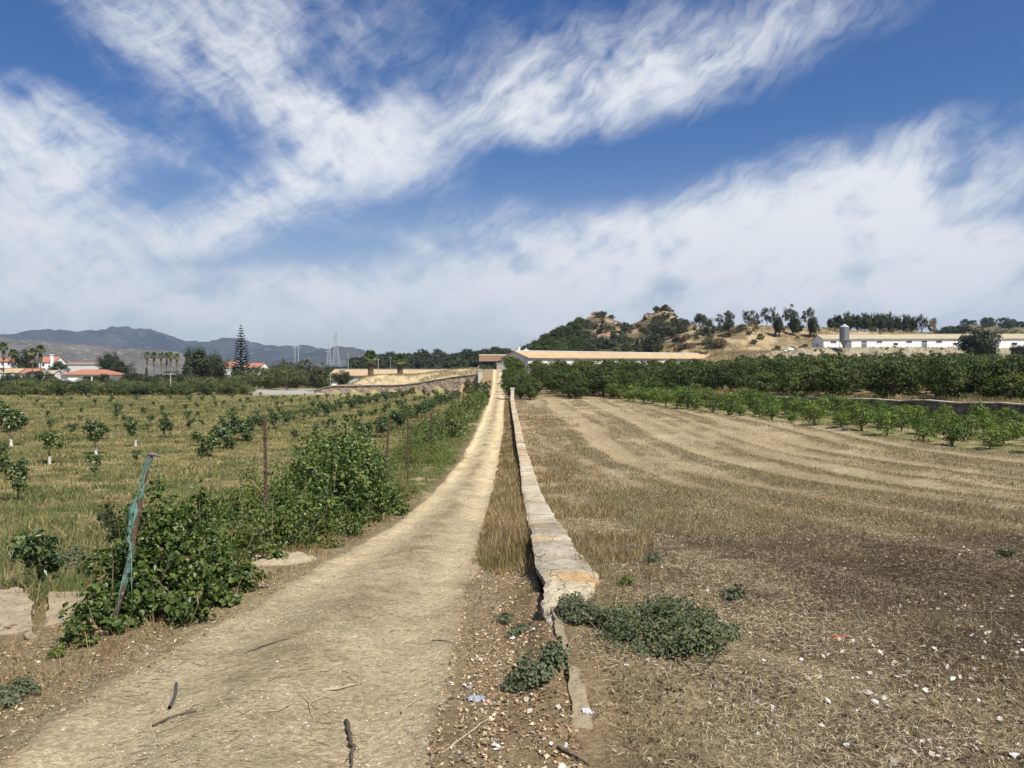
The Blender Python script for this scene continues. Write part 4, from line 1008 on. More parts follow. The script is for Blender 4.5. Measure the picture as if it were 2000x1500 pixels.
for Y, pxa, pxb, st, sc, pr_ in ((197, -60, 620, 36, 1.0, hed), (214, -60, 625, 38, .62, dkt), (236, -60, 640, 38, .66, olv), (258, -60, 640, 40, .62, dkt)):
    px = pxa
    while px < pxb:
        x = gx(px, Y); s = sc * R_.uniform(.75, 1.2)
        if not (Y > 240 and (115 < px < 245 or 405 < px < 520)) and not (Y > 230 and 405 < px < 520) and not (600 < px and Y > 240) and not (Y < 220 and px > 480):
            if 110 < px < 250 and Y > 200: s *= .7
            put(pr_, x, Y + R_.uniform(-5, 5), s, s, {197: 'leafy green shrub behind the hedge', 214: 'dark tree before the villas', 236: 'grey green olive before the villas', 258: 'dark tree close to the villas'}[Y] + (' in the left belt of trees'),
                {197: 'shrubs behind the hedge', 214: 'dark trees before the villas', 236: 'olives before the villas', 258: 'dark trees close to the villas'}[Y], 'tree'); 
        px += st * R_.uniform(.7, 1.25)
for Y, pxa, pxb, st, sc, k_ in ((226, 470, 650, 20, 1.25, 0), (244, 478, 655, 19, 1.35, 0), (262, 250, 410, 26, 1.0, 1), (285, 476, 660, 24, 1.5, 1), (206, 380, 500, 24, 1.1, 0)):
    px = pxa
    while px < pxb:
        s = sc * R_.uniform(.8, 1.2)
        put(hed if k_ == 0 else olv, gx(px, Y), Y + R_.uniform(-4, 4), s if k_ == 0 else s * .8, None if k_ == 0 else s * .8,
            'leafy tree in the thicket behind the gravel yard' if k_ == 0 else 'grey green tree in the thicket around the pine', 'thicket behind the gravel yard' if k_ == 0 else 'thicket around the pine', 'tree'); px += st * R_.uniform(.75, 1.2)
def named(pr_, px, pyb, pyt, Y, wpx, label, H0, R0, cat='tree', dz=0):
    c = at(px, pyb, Y); g = hp(c[0], Y); top = at(px, pyt, Y)[2]; h = top - g
    s = wpx * Y / 1500 / (2 * R0)
    p = pr_[R_.randrange(len(pr_))]
    return dup(p, (c[0], Y, g - .1), R_.random() * 6.28, (s, s, h / H0), label, None, cat)
named(bsh, 388, 726, 674, 290, 66, 'big dark round tree left of the tall pine', 7, 3.6)
named(bsh, 425, 726, 690, 300, 44, 'dark tree right behind the big round tree', 7, 3.6)
named(bsh, 213, 725, 684, 320, 40, 'dark spiky tree behind the right side of the villa', 7, 3.6)
named(bsh, 232, 728, 700, 318, 50, 'wide dark tree beside the villa roof', 7, 3.6)
named(dkt, 40, 735, 680, 318, 34, 'dark tree between the two palm pairs', 7, 3.6)
named(dkt, 58, 735, 690, 322, 34, 'round dark tree beside the tree between the palm pairs', 7, 3.6)
named(dkt, 117, 735, 705, 318, 34, 'dark tree left of the villa', 7, 3.6)
named(bsh, 203, 752, 730, 262, 32, 'round dark bush in front of the villa wall', 7, 3.6)
named(bsh, 670, 752, 724, 190, 36, 'round dark tree at the left end of the quarry slope', 7, 3.6)
named(bsh, 622, 752, 714, 200, 46, 'dark rounded tree beside the gravel yard', 7, 3.6)
named(hed, 560, 752, 712, 208, 56, 'mid green spreading tree behind the gravel yard', 3.2, 2.3)
named(hed, 525, 752, 716, 214, 46, 'mid green tree left of the gravel yard', 3.2, 2.3)
named(olv, 594, 740, 700, 240, 50, 'grey green tree behind the gravel yard', 6, 2.9)
named(bsh, 272, 775, 752, 158, 44, 'dark grey bush at the back edge of the weedy field', 7, 3.6)
named(hed, 915, 775, 738, 150, 22, 'dark shrub growing against the retaining wall near the track', 3.2, 2.3, 'shrub')
for px, t, b, s in ((782, 757, 770, 9), (806, 754, 770, 12), (828, 756, 770, 8), (850, 758, 770, 12), (872, 758, 770, 10), (893, 760, 771, 9)):
    named(hed, px, b, t, 163, s, 'small shrub at the foot of the tan retaining wall', 3.2, 2.3, 'shrub')['group'] = 'shrubs at the foot of the retaining wall'

# wooded ridge and hillside -------------------------------------------------
far_r = np.random.RandomState(77)
def scatter(pr_, n, pxr, Yr, s0, s1, label, group, cond=None, cat='tree'):
    k = 0; tries = 0
    while k < n and tries < n * 12:
        tries += 1
        px = far_r.uniform(*pxr); Y = far_r.uniform(*Yr); x = gx(px, Y)
        if cond and not cond(px, Y, hp(x, Y)): continue
        s = far_r.uniform(s0, s1); put(pr_, x, Y, s, s * far_r.uniform(.8, 1.1), label, group, cat, -.3); k += 1
lod = [proto('scrub_oak', 660 + k, 5, 3.4, .3, M_dkgreen, 24, 900, .62, .34, rz=2.5, flat=.95) for k in range(4)]
lodo = [proto('scrub_olive', 670 + k, 5, 3.2, .3, M_olive, 24, 900, .55, .34, rz=2.5, flat=.95) for k in range(4)]
lodg = [proto('hill_tree', 680 + k, 5, 3.4, .3, M_citrus, 20, 700, .62, .36, rz=2.4, flat=.95) for k in range(3)]
lodd = [proto('dry_bush', 690 + k, 4, 2.6, .4, M_drybush, 18, 520, .5, .34, rz=1.9, flat=.6) for k in range(3)]
scatter(lod, 210, (690, 990), (430, 640), 1.0, 1.7, 'dark tree on the low wooded ridge beyond the track end', 'trees on the low wooded ridge')
scatter(lodo, 46, (690, 985), (290, 430), .7, 1.1, 'grey green tree in the valley before the low wooded ridge', 'valley olives before the ridge')
scatter(lod, 30, (640, 820), (300, 470), .8, 1.2, 'dark tree in the wooded gap behind the long shed', 'trees behind the long shed')
for i, py in enumerate(range(0, 9)):          # orchard rows climbing the green hillside
    for j in range(20):
        Y = 330 + i * 16; px = 1000 + j * 7.2 + i * 2 + far_r.uniform(-2, 2)
        if px > 1145 - i * 1.5: continue
        s = far_r.uniform(.75, 1.05); put(lodg, gx(px, Y), Y + far_r.uniform(-4, 4), s, s, 'dark green orchard tree on the hillside left of the rocky knoll', 'hillside orchard trees', 'orchard tree', -.2)
scatter(lod, 62, (1135, 1345), (330, 470), .45, .9, 'dark scrub oak on the rocky knoll', 'scrub oaks on the rocky knoll', lambda px, Y, z: not (1180 < px < 1215 and 380 < Y < 450))
scatter(lodo, 48, (1090, 1300), (300, 400), .75, 1.25, 'grey green olive below the rocky knoll', 'olives below the rocky knoll')
scatter(lod, 26, (1300, 1580), (262, 312), .28, .6, 'small dark bush dotted over the pale cut slope', 'small dark bushes on the cut slope', cat='bush')
scatter(lodd, 40, (1560, 1880), (274, 312), .25, .55, 'low brown scrub on the slope above the white shed', 'brown scrub above the white shed', cat='bush')
scatter(lodo, 5, (925, 998), (395, 412), .5, .7, 'grey green tree half hiding the orange brick shed', 'trees before the brick shed')
scatter(lodd, 22, (1290, 1480), (262, 300), .5, .9, 'dry brown bush on the pale cut slope', 'dry bushes on the cut slope', cat='bush')
scatter(lodo, 8, (1340, 1460), (290, 330), .45, .75, 'grey bush on the brow of the cut slope', 'bushes on the brow of the cut slope')
scatter(lodd, 14, (1580, 1860), (236, 244), .18, .3, 'small low shrub on the grey bank below the white shed', 'small shrubs on the grey bank', cat='shrub')
scatter(lod, 40, (1890, 2120), (780, 900), 1.2, 2.2, 'dark tree on the far hilltop at the right', 'trees on the far hilltop')
scatter(lod, 16, (1830, 1900), (380, 520), .9, 1.4, 'dark tree in the low gap right of the skyline grove', 'trees in the gap right of the grove')
sky_trees = [(1275,652,676,262,36,'dark round tree at the foot of the knoll, beside the pale cut slope',bsh), (1248,655,676,270,22,'pale green tree left of the dark round tree at the knoll foot',olv),
  (1293,618,655,330,44,'large grey scrub tree under the rocky summit',olv), (1385,624,650,285,26,'dark bush on the slope brow, left one',dkt), (1382,648,668,268,26,'grey bush halfway down the pale slope',olv),
  (1418,606,640,300,38,'broad grey green tree on the skyline left of the olives',olv), (1422,620,646,290,22,'dark tree below the broad skyline tree',dkt), (1368,612,634,320,36,'low dark tree clump on the skyline',dkt),
  (1462,604,628,315,28,'first airy olive on the bare skyline',olv), (1477,610,627,315,14,'small olive beside the first airy skyline olive',olv), (1498,598,627,310,26,'second airy olive on the skyline',olv), (1514,600,626,312,16,'narrow olive leaning on the second skyline olive',olv),
  (1543,595,634,305,30,'tall airy olive in the middle of the skyline',olv), (1520,616,644,285,24,'green bush under the middle olive',bsh), (1553,613,642,288,26,'dark round tree beneath the tall airy olive',bsh),
  (1579,599,640,305,26,'tall airy olive, last before the shed',olv), (1588,616,645,285,24,'dark round tree above the shed gable',bsh), (1630,628,650,300,24,'dark bush behind the silo, left side',dkt), (1660,622,642,300,20,'dark bush behind the silo, right side',dkt)]
for px, t, b, Y, wpx, lab, pr_ in sky_trees: named(pr_, px, b, t, Y, wpx, lab, 6 if pr_ is olv else 7, 2.9 if pr_ is olv else 3.6)
for px, t, wpx in ((1622,618,14), (1638,611,24), (1656,609,26), (1674,610,22), (1690,609,26), (1706,612,20), (1722,607,26), (1738,610,22), (1752,613,18), (1770,612,24), (1784,616,14)):
    o = named(bsh, px, 641, t + 1, 315, wpx * 1.1, 'dark round tree in the skyline grove above the white shed', 7, 3.6); o['group'] = 'skyline grove above the white shed'
named(olv, 1800, 640, 615, 320, 24, 'separate dark tree right of the skyline grove', 6, 2.9)
named(lodd, 1818, 642, 618, 318, 26, 'brown dry tree at the right end of the skyline grove', 4, 2.6)
named(bsh, 1912, 702, 638, 232, 84, 'huge dark bushy tree hiding the right part of the white shed', 7, 3.6)
named(bsh, 1992, 710, 670, 228, 42, 'dark tree at the right edge before the white shed', 7, 3.6)
named(dkt, 1866, 654, 645, 300, 32, 'low dark bush above the shed roof left of the huge tree', 7, 3.6)
named(lodo, 1965, 660, 640, 300, 60, 'olive scrub above the shed roof at the right edge', 5, 3.0)
named(olv, 1945, 790, 704, 96, 60, 'loose grey green tree rising over the terrace wall at right', 6, 2.9)
named(lodd, 1938, 792, 758, 78, 50, 'dry brown bush on top of the terrace wall', 4, 2.6, 'bush')

# palms ---------------------------------------------------------------------
M_frond = leafm('palm_frond', [(.05,.075,.02), (.09,.12,.035), (.15,.17,.06)], .2, .5, .4)
M_skirt = leafm('dead_frond', [(.20,.14,.08), (.30,.23,.14), (.12,.09,.06)], .15, .9, .1)
def fan(r, base, dirv, L_, nb, rad, wd, V, F, n0):
    """a fan leaf: stalk end base + blades"""
    dv = dirv / np.linalg.norm(dirv); side = np.cross(dv, [0, 0, 1]); side /= np.linalg.norm(side) + 1e-9; up = np.cross(side, dv)
    tip = base + dv * L_
    for k in range(nb):
        a = (k / (nb - 1) - .5) * 2.6; b = dv * math.cos(a) + side * math.sin(a); e = tip + b * rad + np.array([0, 0, -.28 * rad * (1 + abs(a))])
        s = np.cross(b, up) * wd; m_ = tip + b * rad * .5
        V += [tip, m_ + s, e, m_ - s]; F.append((n0, n0+1, n0+2, n0+3)); n0 += 4
    s = side * wd * .4; V += [base - s, base + s, tip + s, tip - s]; F.append((n0, n0+1, n0+2, n0+3)); return n0 + 4
def palm(name, seed, H, crad, trad, skirt):
    r = np.random.RandomState(seed); root = empty(name, (0, 0, -500))
    q = MB(); q.tube([(0, 0, -.6), (.1*r.normal(), .1*r.normal(), H*.5), (0, 0, H - .3)], [trad*1.15, trad*.9, trad*.85], 10); q.build('trunk', M_bark, root, True)
    V = []; F = []; n0 = 0
    for k in range(64):
        a = r.rand() * 6.28; e = r.uniform(-.35, 1.25); d = np.array([math.cos(a)*math.cos(e), math.sin(a)*math.cos(e), math.sin(e)])
        n0 = fan(r, np.array([0, 0, H - .2]), d, crad * r.uniform(.38, .5), 11, crad * r.uniform(.42, .56), crad * .05, V, F, n0)
    link_mesh('fronds', np.array(V), np.array(F), None, M_frond, root)
    V = []; F = []; n0 = 0
    for k in range(int(160 * skirt) + 12):
        a = r.rand() * 6.28; z = H - .3 - r.rand() ** .8 * H * .75 * skirt; d = np.array([math.cos(a), math.sin(a), -1.6 - r.rand()])
        n0 = fan(r, np.array([0, 0, z]), d, crad * .26, 7, crad * .34, crad * .05, V, F, n0)
    link_mesh('dead_skirt', np.array(V), np.array(F), None, M_skirt, root)
    cache(root); PROTO.append(root); return root
tallp = [palm('fan_palm', 700 + k, 10, 2.3, .22, .28) for k in range(3)]
squat = [palm('fan_palm', 710 + k, 4.6, 2.9, .38, .95) for k in range(2)]
def put_palm(pr_, px, pyb, pyt, Y, H, wpx, crad, label, group=None):
    g = min(hp(gx(px, Y), Y), at(px, pyb, Y)[2]); top = at(px, pyt, Y)[2]; sz = (top - g) / (H + crad * .8); s = wpx * Y / 1500 / (2 * crad * .88)
    dup(pr_[R_.randrange(len(pr_))], (gx(px, Y), Y, g), R_.random() * 6, (s, s, sz), label, group, 'palm tree')
for px, t, Y, wpx, lab in ((8, 664, 300, 17, 'tall fan palm, left one of the pair at the left edge'), (20, 663, 300, 17, 'tall fan palm, right one of the pair at the left edge'),
      (74, 677, 292, 18, 'tall fan palm, left one of the second pair'), (90, 671, 292, 19, 'tall fan palm, right one of the second pair'), (38, 679, 305, 18, 'shorter fan palm between the two pairs'),
      (294, 683, 320, 11, 'slim fan palm, first from the left in the row of six'), (307, 685, 320, 13, 'slim fan palm, second in the row of six'), (321, 685, 318, 12, 'slim fan palm, third in the row of six'),
      (331, 686, 322, 10, 'slim fan palm, fourth in the row of six'), (339, 684, 320, 12, 'slim fan palm, fifth in the row of six'), (351, 688, 320, 12, 'slim fan palm, last of the row of six before the big tree')):
    put_palm(tallp, px, 735, t, Y, 10, wpx, 2.3, lab)
put_palm(squat, 725, 732, 680, 183, 4.6, 30, 2.9, 'squat shaggy fan palm, left one on the pale quarry slope')
put_palm(squat, 782, 733, 691, 183, 4.6, 29, 2.9, 'squat shaggy fan palm, right one on the pale quarry slope')
named(dkt, 286, 735, 716, 310, 5, 'thin dark cypress beside the row of palms', 7, 3.6)
named(dkt, 553, 730, 700, 330, 7, 'thin dark cypress on the horizon right of the tall pine', 7, 3.6)

# tall tiered pine ------------------------------------------------------------
r = np.random.RandomState(720); c = at(471, 735, 262); g = hp(c[0], 262); Ht = at(471, 634, 262)[2] - g
pine = empty('norfolk_pine', (c[0], 262, g), 0, 'tall tiered Norfolk pine with upswept branches against the hills', 'pine tree')
q = MB(); q.tube([(0, 0, -.5), (0, 0, Ht*.5), (.05, 0, Ht)], [.32, .2, .04], 8); q.build('trunk', M_bark, pine, True)
P_ = []; N_ = []; D_ = []; q = MB()
nt_ = 21
for k in range(nt_):
    f = k / (nt_ - 1); z = Ht * (.13 + .85 * f); Lb = 3.7 * (1 - f) ** .8 + .22
    nb = 6 if f < .8 else 5; a0 = r.rand() * 6
    for j in range(nb):
        a = a0 + j * 2 * math.pi / nb + r.normal() * .08; l_ = Lb * r.uniform(.85, 1.08)
        tt = np.linspace(.05, 1, 7); dx = np.array([math.cos(a), math.sin(a)])
        pts = np.stack([dx[0]*l_*tt, dx[1]*l_*tt, z - .12*l_*np.sin(tt*3.0) + l_*.20*tt**2.5], 1)
        q.tube(pts, np.linspace(.05, .015, 7), 4)
        n_ = max(14, int(l_ * 44))
        for _ in range(n_):
            u = r.rand() ** .8 * .92 + .08; i = min(5, int(u * 6)); b = pts[i] + (pts[i+1]-pts[i]) * (u*6-i)
            P_.append(b + r.normal(size=3) * [.10, .10, .05]); D_.append([dx[0]*.8 + r.normal()*.6, dx[1]*.8 + r.normal()*.6, .5])
q.build('branches', M_bark, pine)
P_ = np.array(P_); D_ = np.array(D_)
V, F = leaf_arrays(P_, r.normal(size=P_.shape) * .6 + [0, 0, 1], D_, np.full(len(P_), .46), np.full(len(P_), .17))
link_mesh('needles', V, F, None, leafm('needle', [(.010,.02,.010), (.022,.036,.016), (.035,.05,.022)], .08, .6, .3), pine)

# pylons, poles and wires -------------------------------------------------------
M_steel = simple('pylon_steel', (.55, .57, .58), (.46, .48, .49), 2, .6, 0, .4, .1)
M_pole = simple('concrete_pole', (.42, .40, .36), (.32, .30, .27), 2, .9)
def pylon(px, pyt, Y, H, label, arms=3, wb=.12):
    c = at(px, pyt, Y); z0 = c[2] - H; o = empty('pylon', (c[0], Y, z0), .4, label, 'pylon'); q = MB(); b = H * .10; t_ = .5; n = 9
    lv = np.linspace(0, 1, n + 1)
    w_ = lambda f: b * (1 - f) ** 1.3 + t_ * f + .1
    for s in ((-1,-1), (1,-1), (1,1), (-1,1)):
        for i in range(n): q.bar((s[0]*w_(lv[i]), s[1]*w_(lv[i]), H*lv[i]*.93), (s[0]*w_(lv[i+1]), s[1]*w_(lv[i+1]), H*lv[i+1]*.93), wb)
    for i in range(n):
        a, c_ = w_(lv[i]), w_(lv[i+1]); za, zc = H*lv[i]*.93, H*lv[i+1]*.93
        for (x0, y0, x1, y1) in ((-1,-1,1,-1), (1,-1,1,1), (1,1,-1,1), (-1,1,-1,-1)):
            q.bar((x0*a, y0*a, za), (x1*c_, y1*c_, zc), wb * .6); q.bar((x1*a, y1*a, za), (x0*c_, y0*c_, zc), wb * .6)
    q.bar((0, 0, H*.9), (0, 0, H), wb)
    q.build('mast', M_steel, o)
    for k in range(arms):
        q = MB(); z = H * (.62 + .115 * k); l_ = H * (.13 - .02 * k)
        for s in (-1, 1):
            q.bar((0, 0, z), (s*l_, 0, z+.1), wb); q.bar((0, 0, z + H*.035), (s*l_, 0, z+.1), wb * .7); q.bar((s*l_, 0, z), (s*l_, 0, z - 1.2), wb * .8)
        q.build('crossarm', M_steel, o)
    return c, o
pylon(656, 643, 640, 30, 'tall lattice pylon, the highest one left of the quarry slope', 3, .11)
pylon(642, 668, 900, 29, 'smaller distant lattice pylon just left of the tallest one', 3, .13)
for px, pyt, Y, H, lab in ((576, 677, 520, 12, 'left leg pole of the twin-pole line support'), (583, 677, 520, 12, 'right leg pole of the twin-pole line support')):
    c = at(px, pyt, Y); q = MB(); q.tube([(0, 0, -3), (0, 0, H)], [.2, .14], 6); o = q.build('utility_pole', M_steel, loc=(c[0], Y, c[2]-H)); tag(o, lab, 'utility pole')
    q = MB(); q.box(-1.6, 1.6, -.1, .1, H-.5, H-.25); q.build('crossarm', M_steel, o)
for px, pyt, pyb, Y, w_, arm, lab in ((333, 728, 760, 165, .11, 1.2, 'pale T-topped utility pole standing over the hedge'), (449, 706, 742, 215, .16, .5, 'pale lattice-like utility pole left of the pine foot'),
      (680, 690, 712, 330, .16, .6, 'pale utility pole behind the long shed, left of the palms'), (739, 700, 732, 205, .07, .3, 'thin pole right of the left squat palm'), (763, 697, 722, 300, .08, .4, 'thin pole between the two squat palms'),
      (645, 728, 752, 190, .08, .2, 'short thin post at the end of the gravel yard'), (1540, 643, 677, 270, .07, .2, 'thin pole on the pale slope left of the white shed'), (1427, 672, 700, 262, .06, .2, 'thin pole near the right end of the long barn'),
      (1596, 640, 652, 262, .06, .15, 'thin pole at the gable of the white shed')):
    c = at(px, pyt, Y); b = min(at(px, pyb, Y)[2], hp(c[0], Y)); q = MB(); q.tube([(0, 0, -.4), (0, 0, c[2]-b)], [w_*1.25, w_*.8], 6)
    o = q.build('utility_pole', M_pole, loc=(c[0], Y, b)); tag(o, lab, 'utility pole'); q = MB(); q.box(-arm, arm, -.06, .06, c[2]-b-.35, c[2]-b-.2); q.build('crossarm', M_pole, o)
M_wire = simple('wire', (.20, .21, .22))
for i, (a, b, lab) in enumerate((((656, 656, 640), (577, 679, 520), 'power cable from the tall pylon to the twin poles'), ((656, 656, 640), (1010, 690, 640), 'power cable running right from the tall pylon'),
                 ((642, 672, 900), (470, 690, 900), 'faint power cable running left from the smaller pylon'))):
    A_, B_ = at(*a), at(*b); t = np.linspace(0, 1, 24)[:, None]; p = A_ + (B_ - A_) * t; p[:, 2] -= 5 * (4 * t * (1 - t))[:, 0]
    q = MB(); q.tube(p, .035, 3, False); tag(q.build('power_cable', M_wire), lab, 'cable')

# ------------------------------------------------------------------ fence line: posts and creepers
M_rust = simple('rusty_iron', (.15, .085, .055), (.095, .06, .045), 9, .85, .4, .3, .3, (.34, .33, .31))
M_rust2 = simple('dark_rusty_iron', (.13, .075, .05), (.08, .05, .035), 9, .85, .4, .3, .3)
def iron_post(px, Y, pyt, label, prof='L', th=.05, lean=(0, 0), m=None, zb=None, name='fence_post'):
    x = gx(px, Y) * 1.0; g = hp(x, Y); top = at(px, pyt, Y)[2]; h = top - g
    o = empty(name, (x, Y, g), 0, label, 'fence post')
    q = MB()
    V = []
    q.box(-th/2, th/2, -.006, .006, -.3, h); q.box(-th/2 - .006, -th/2 + .006, .007, th, -.3, h - .002)
    b = q.build('angle_iron', m or M_rust, o)
    for f in (.35, .6, .85):
        w_ = MB(); zz = h * f; w_.tube([(-th*.7, -.014, zz), (0, -.02, zz + .01), (th*.6, -.014, zz), (th*.7, .03, zz)], .005, 4); w_.build('tie_wire', M_rust2, o)
    o.rotation_euler = (lean[1], lean[0], R_.uniform(-.3, .3)); return o, h
iron_post(522, 12, 815, 'rusty angle-iron post with peeling pale paint, in front of the big creeper', th=.052, lean=(-.01, .0))
iron_post(752, 23, 818, 'dark rusty post leaning right, just beyond the big creeper', th=.07, lean=(.05, .0), m=M_rust2)
iron_post(797, 30, 815, 'thin dark post just past the leaning rusty post', th=.06, m=M_rust2)
for px, Y, t, lab in ((843, 41, 806, 'dark fence post among the middle creepers'), (883, 62, 768, 'thin upright post, first of the far close group'), (889, 66, 766, 'thin upright post, second of the far close group'),
                      (896, 70, 764, 'thin upright post, third of the far close group'), (905, 78, 760, 'thin upright post, fourth of the far close group'), (912, 86, 756, 'thin upright post, farthest of the far close group')):
    iron_post(px, Y, t, lab, th=.08, m=M_rust2)
# green netted post, leaning
Y = 6.2; pb = hit(216, 1235); Y = pb[1]; ptp = at(296, 890, Y + .1)
gp = empty('netted_post', tuple(pb), 0, 'leaning rusty post wrapped in torn green netting, nearest post at left', 'fence post')
e = ptp - pb; t = np.linspace(-.1, 1, 12)[:, None]; spine = e * t; spine[:, 0] += .02 * np.sin(t[:, 0] * 5)
q = MB(); q.tube(spine, .022, 8); q.build('post', M_rust, gp, True)
r = np.random.RandomState(811)
def netm():
    m, t, o = mat('green_net'); v = tcoord(t)
    mp = t.nodes.new('ShaderNodeMapping'); t.links.new(v, mp.inputs[0]); mp.inputs['Scale'].default_value = (6, 6, .5)
    n = tn(t, 14, 6, .8, mp.outputs[0]); c = tmix(t, tmap(t, n, .40, .58), (.035, .12, .09), (.16, .34, .26))
    c = tmix(t, tmap(t, tn(t, 22, 5, .8, mp.outputs[0]), .56, .66), c, (.42, .50, .45))
    c = tmix(t, tmap(t, tn(t, 30, 4, .7, v), .58, .66), c, (.06, .08, .05))
    b = pbsdf(t, o, c, .6, tbump(t, n, .8, .02), .4); return m
M_net = netm()
tt = np.linspace(.20, 1.0, 60); th = np.linspace(0, 2*math.pi, 22, endpoint=False)
rad = spl(tt, [.2, .3, .45, .62, .68, .75, .9, 1.0], [.012, .026, .022, .034, .046, .028, .024, .028])
V = []
for i, f in enumerate(tt):
    c = e * f + np.array([.02 * math.sin(f * 5), 0, 0]); 
    for a in th:
        rr_ = rad[i] * (.92 + .55 * (fbm(np.array([a * 1.7 + 3]), np.array([f * 7]), 1.3, 3, 813)[0] - .5) * 2)
        V.append(c + [math.cos(a + f * 3) * rr_ - (.03 if .5 < f < .75 else 0), math.sin(a + f * 3) * rr_, 0])
n = len(th); F = [(i*n+j, i*n+(j+1) % n, (i+1)*n+(j+1) % n, (i+1)*n+j) for i in range(len(tt)-1) for j in range(n) if r.rand() > .05 + .22 * (tt[i] < .5)]
nt_o = link_mesh('netting', V, F, None, M_net, gp, True)
q = MB(); q.tube([e + [-.03, 0, 0], e + [0, -.01, .015], e + [.04, 0, .005], e + [.075, .0, -.012]], [.012, .017, .013, .005], 8); q.build('knot', simple('red_net_scrap', (.22, .16, .15), (.12, .10, .10), 20, .8, .3), gp, True)
q = MB(); 
for k in range(2):
    a = r.rand() * 6; s = e * (.38 + .12 * k) + [0, 0, 0]; q.tube([s, s + [math.cos(a)*.06, math.sin(a)*.06, -.22], s + [math.cos(a)*.09, math.sin(a)*.09, -.5 - .1*k]], [.006, .005, .003], 5)
q.build('net_strands', M_net, gp, True)

M_ivy = leafm('creeper_leaf', [(.028,.05,.010), (.05,.085,.016), (.08,.125,.022), (.14,.18,.04)], .28, .42, .4, .1)
M_vine = leafm('vine_leaf', [(.035,.06,.015), (.06,.105,.025), (.10,.15,.045), (.20,.27,.05)], .30, .42, .4, .1)
M_weedg = leafm('bright_weed_leaf', [(.07,.11,.02), (.11,.16,.03), (.16,.21,.045)], .32, .55, .3, .1)
M_grey = leafm('grey_weed_leaf', [(.07,.09,.05), (.105,.13,.07), (.16,.18,.105)], .2, .65, .25, .1)
M_red = leafm('rusty_leaf', [(.22,.07,.03), (.30,.13,.05), (.14,.06,.03)], .2, .7, .2, .1)
M_stem = simple('dry_stem', (.26, .20, .13), (.16, .12, .08), 12, .9)
M_dead = leafm('dead_leaf', [(.30,.22,.11), (.20,.13,.07), (.26,.25,.09)], .2, .8, .15, .1)
M_pale = leafm('pale_young_leaf', [(.15,.19,.05), (.20,.24,.07), (.12,.15,.06)], .35, .45, .4, .1)
def creeper(name, label, cat, centres, nl, ll, lw_, m, seed, big=True, stems=24, mix=None, dens=.5):
    """a sprawling plant made of lobes: (x, y, rx, ry, height)"""
    r = np.random.RandomState(seed); c0 = np.array(centres); ox, oy = c0[:, 0].mean(), c0[:, 1].mean(); oz = hp(ox, oy)
    o = empty(name, (ox, oy, oz), 0, label, cat); vol = np.array([rx*ry*(h+.3) for _, _, rx, ry, h in centres]) ** .8; cnts = (nl * vol / vol.sum()).astype(int)
    P = []; N_ = []
    for (x, y, rx, ry, h), k in zip(centres, cnts):
        nc = max(6, int(k / 55)); d = rdir(r, nc, .3); d[:, 2] = np.abs(d[:, 2]); rad = r.rand(nc) ** .38 * r.uniform(.72, 1.22, nc)
        cc = d * rad[:, None] * np.array([rx, ry, h * .95]); ci = r.randint(0, nc, k)
        p = cc[ci] + rdir(r, k) * (r.rand(k) ** .6)[:, None] * np.array([.26*rx + .05, .26*ry + .05, .17*h + .03])
        g = hgt(x + p[:, 0], y + p[:, 1]); p[:, 2] = np.maximum(p[:, 2], .02 + .03 * r.rand(k)) + g
        nrm = unit(np.stack([p[:, 0] / rx, p[:, 1] / ry, np.full(k, .9)], 1) + r.normal(size=(k, 3)) * .65)
        P.append(p + [x, y, 0]); N_.append(nrm)
    P = np.vstack(P) - [ox, oy, oz]; N_ = np.vstack(N_)
    sel = r.rand(len(P)) < (mix[1] if mix else 0)
    leaf_obj('foliage', P[~sel], N_[~sel], r, ll, lw_, m, o, big)
    if mix: leaf_obj('flowers' if len(mix) > 2 else 'tinted_leaves', P[sel], N_[sel], r, ll, lw_, mix[0], o, big)
    if big and nl > 4000:
        k = r.rand(len(P)) < .05; leaf_obj('dead_leaves', P[k] + r.normal(size=(k.sum(), 3)) * .03, N_[k], r, ll * .9, lw_ * .7, M_dead, o, big)
        k = r.rand(len(P)) < .09; leaf_obj('young_leaves', P[k] * [1.02, 1.02, 1.03], N_[k], r, ll * .75, lw_ * .75, M_pale, o, big)
    q = MB(); sr = min(1., max(.3, ll / .05))
    for k in range(stems):
        x, y, rx, ry, h = centres[r.randint(len(centres))]; a = r.rand() * 6.28; b = np.array([x - ox + rx*.5*math.cos(a), y - oy + ry*.5*math.sin(a), 0]); b[2] = hp(b[0] + ox, b[1] + oy) - oz - .03
        tp = b + np.array([r.normal() * rx * .45, r.normal() * ry * .45, h * r.uniform(.5, .98)]); md = (b + tp) / 2 + r.normal(size=3) * .08
        q.tube([b, md, tp], [.008*sr, .006*sr, .002*sr], 5)
        c_ = np.array([0, 0, -.06]); mm = (b + c_) / 2; mm[2] = hp(mm[0] + ox, mm[1] + oy) - oz; q.tube([c_, mm, b, b + [0, 0, .03]], [.009*sr, .008*sr, .008*sr, .006*sr], 4)
    q.build('stems', M_stem, o); return o
def lob(px, py, rxp, hpx, ry=.5):
    """a lobe whose foot is at photo pixel (px,py); width and height in photo pixels"""
    c = hit(px, py); k = c[1] / 1500; return (c[0], c[1], rxp * k, ry, hpx * k)
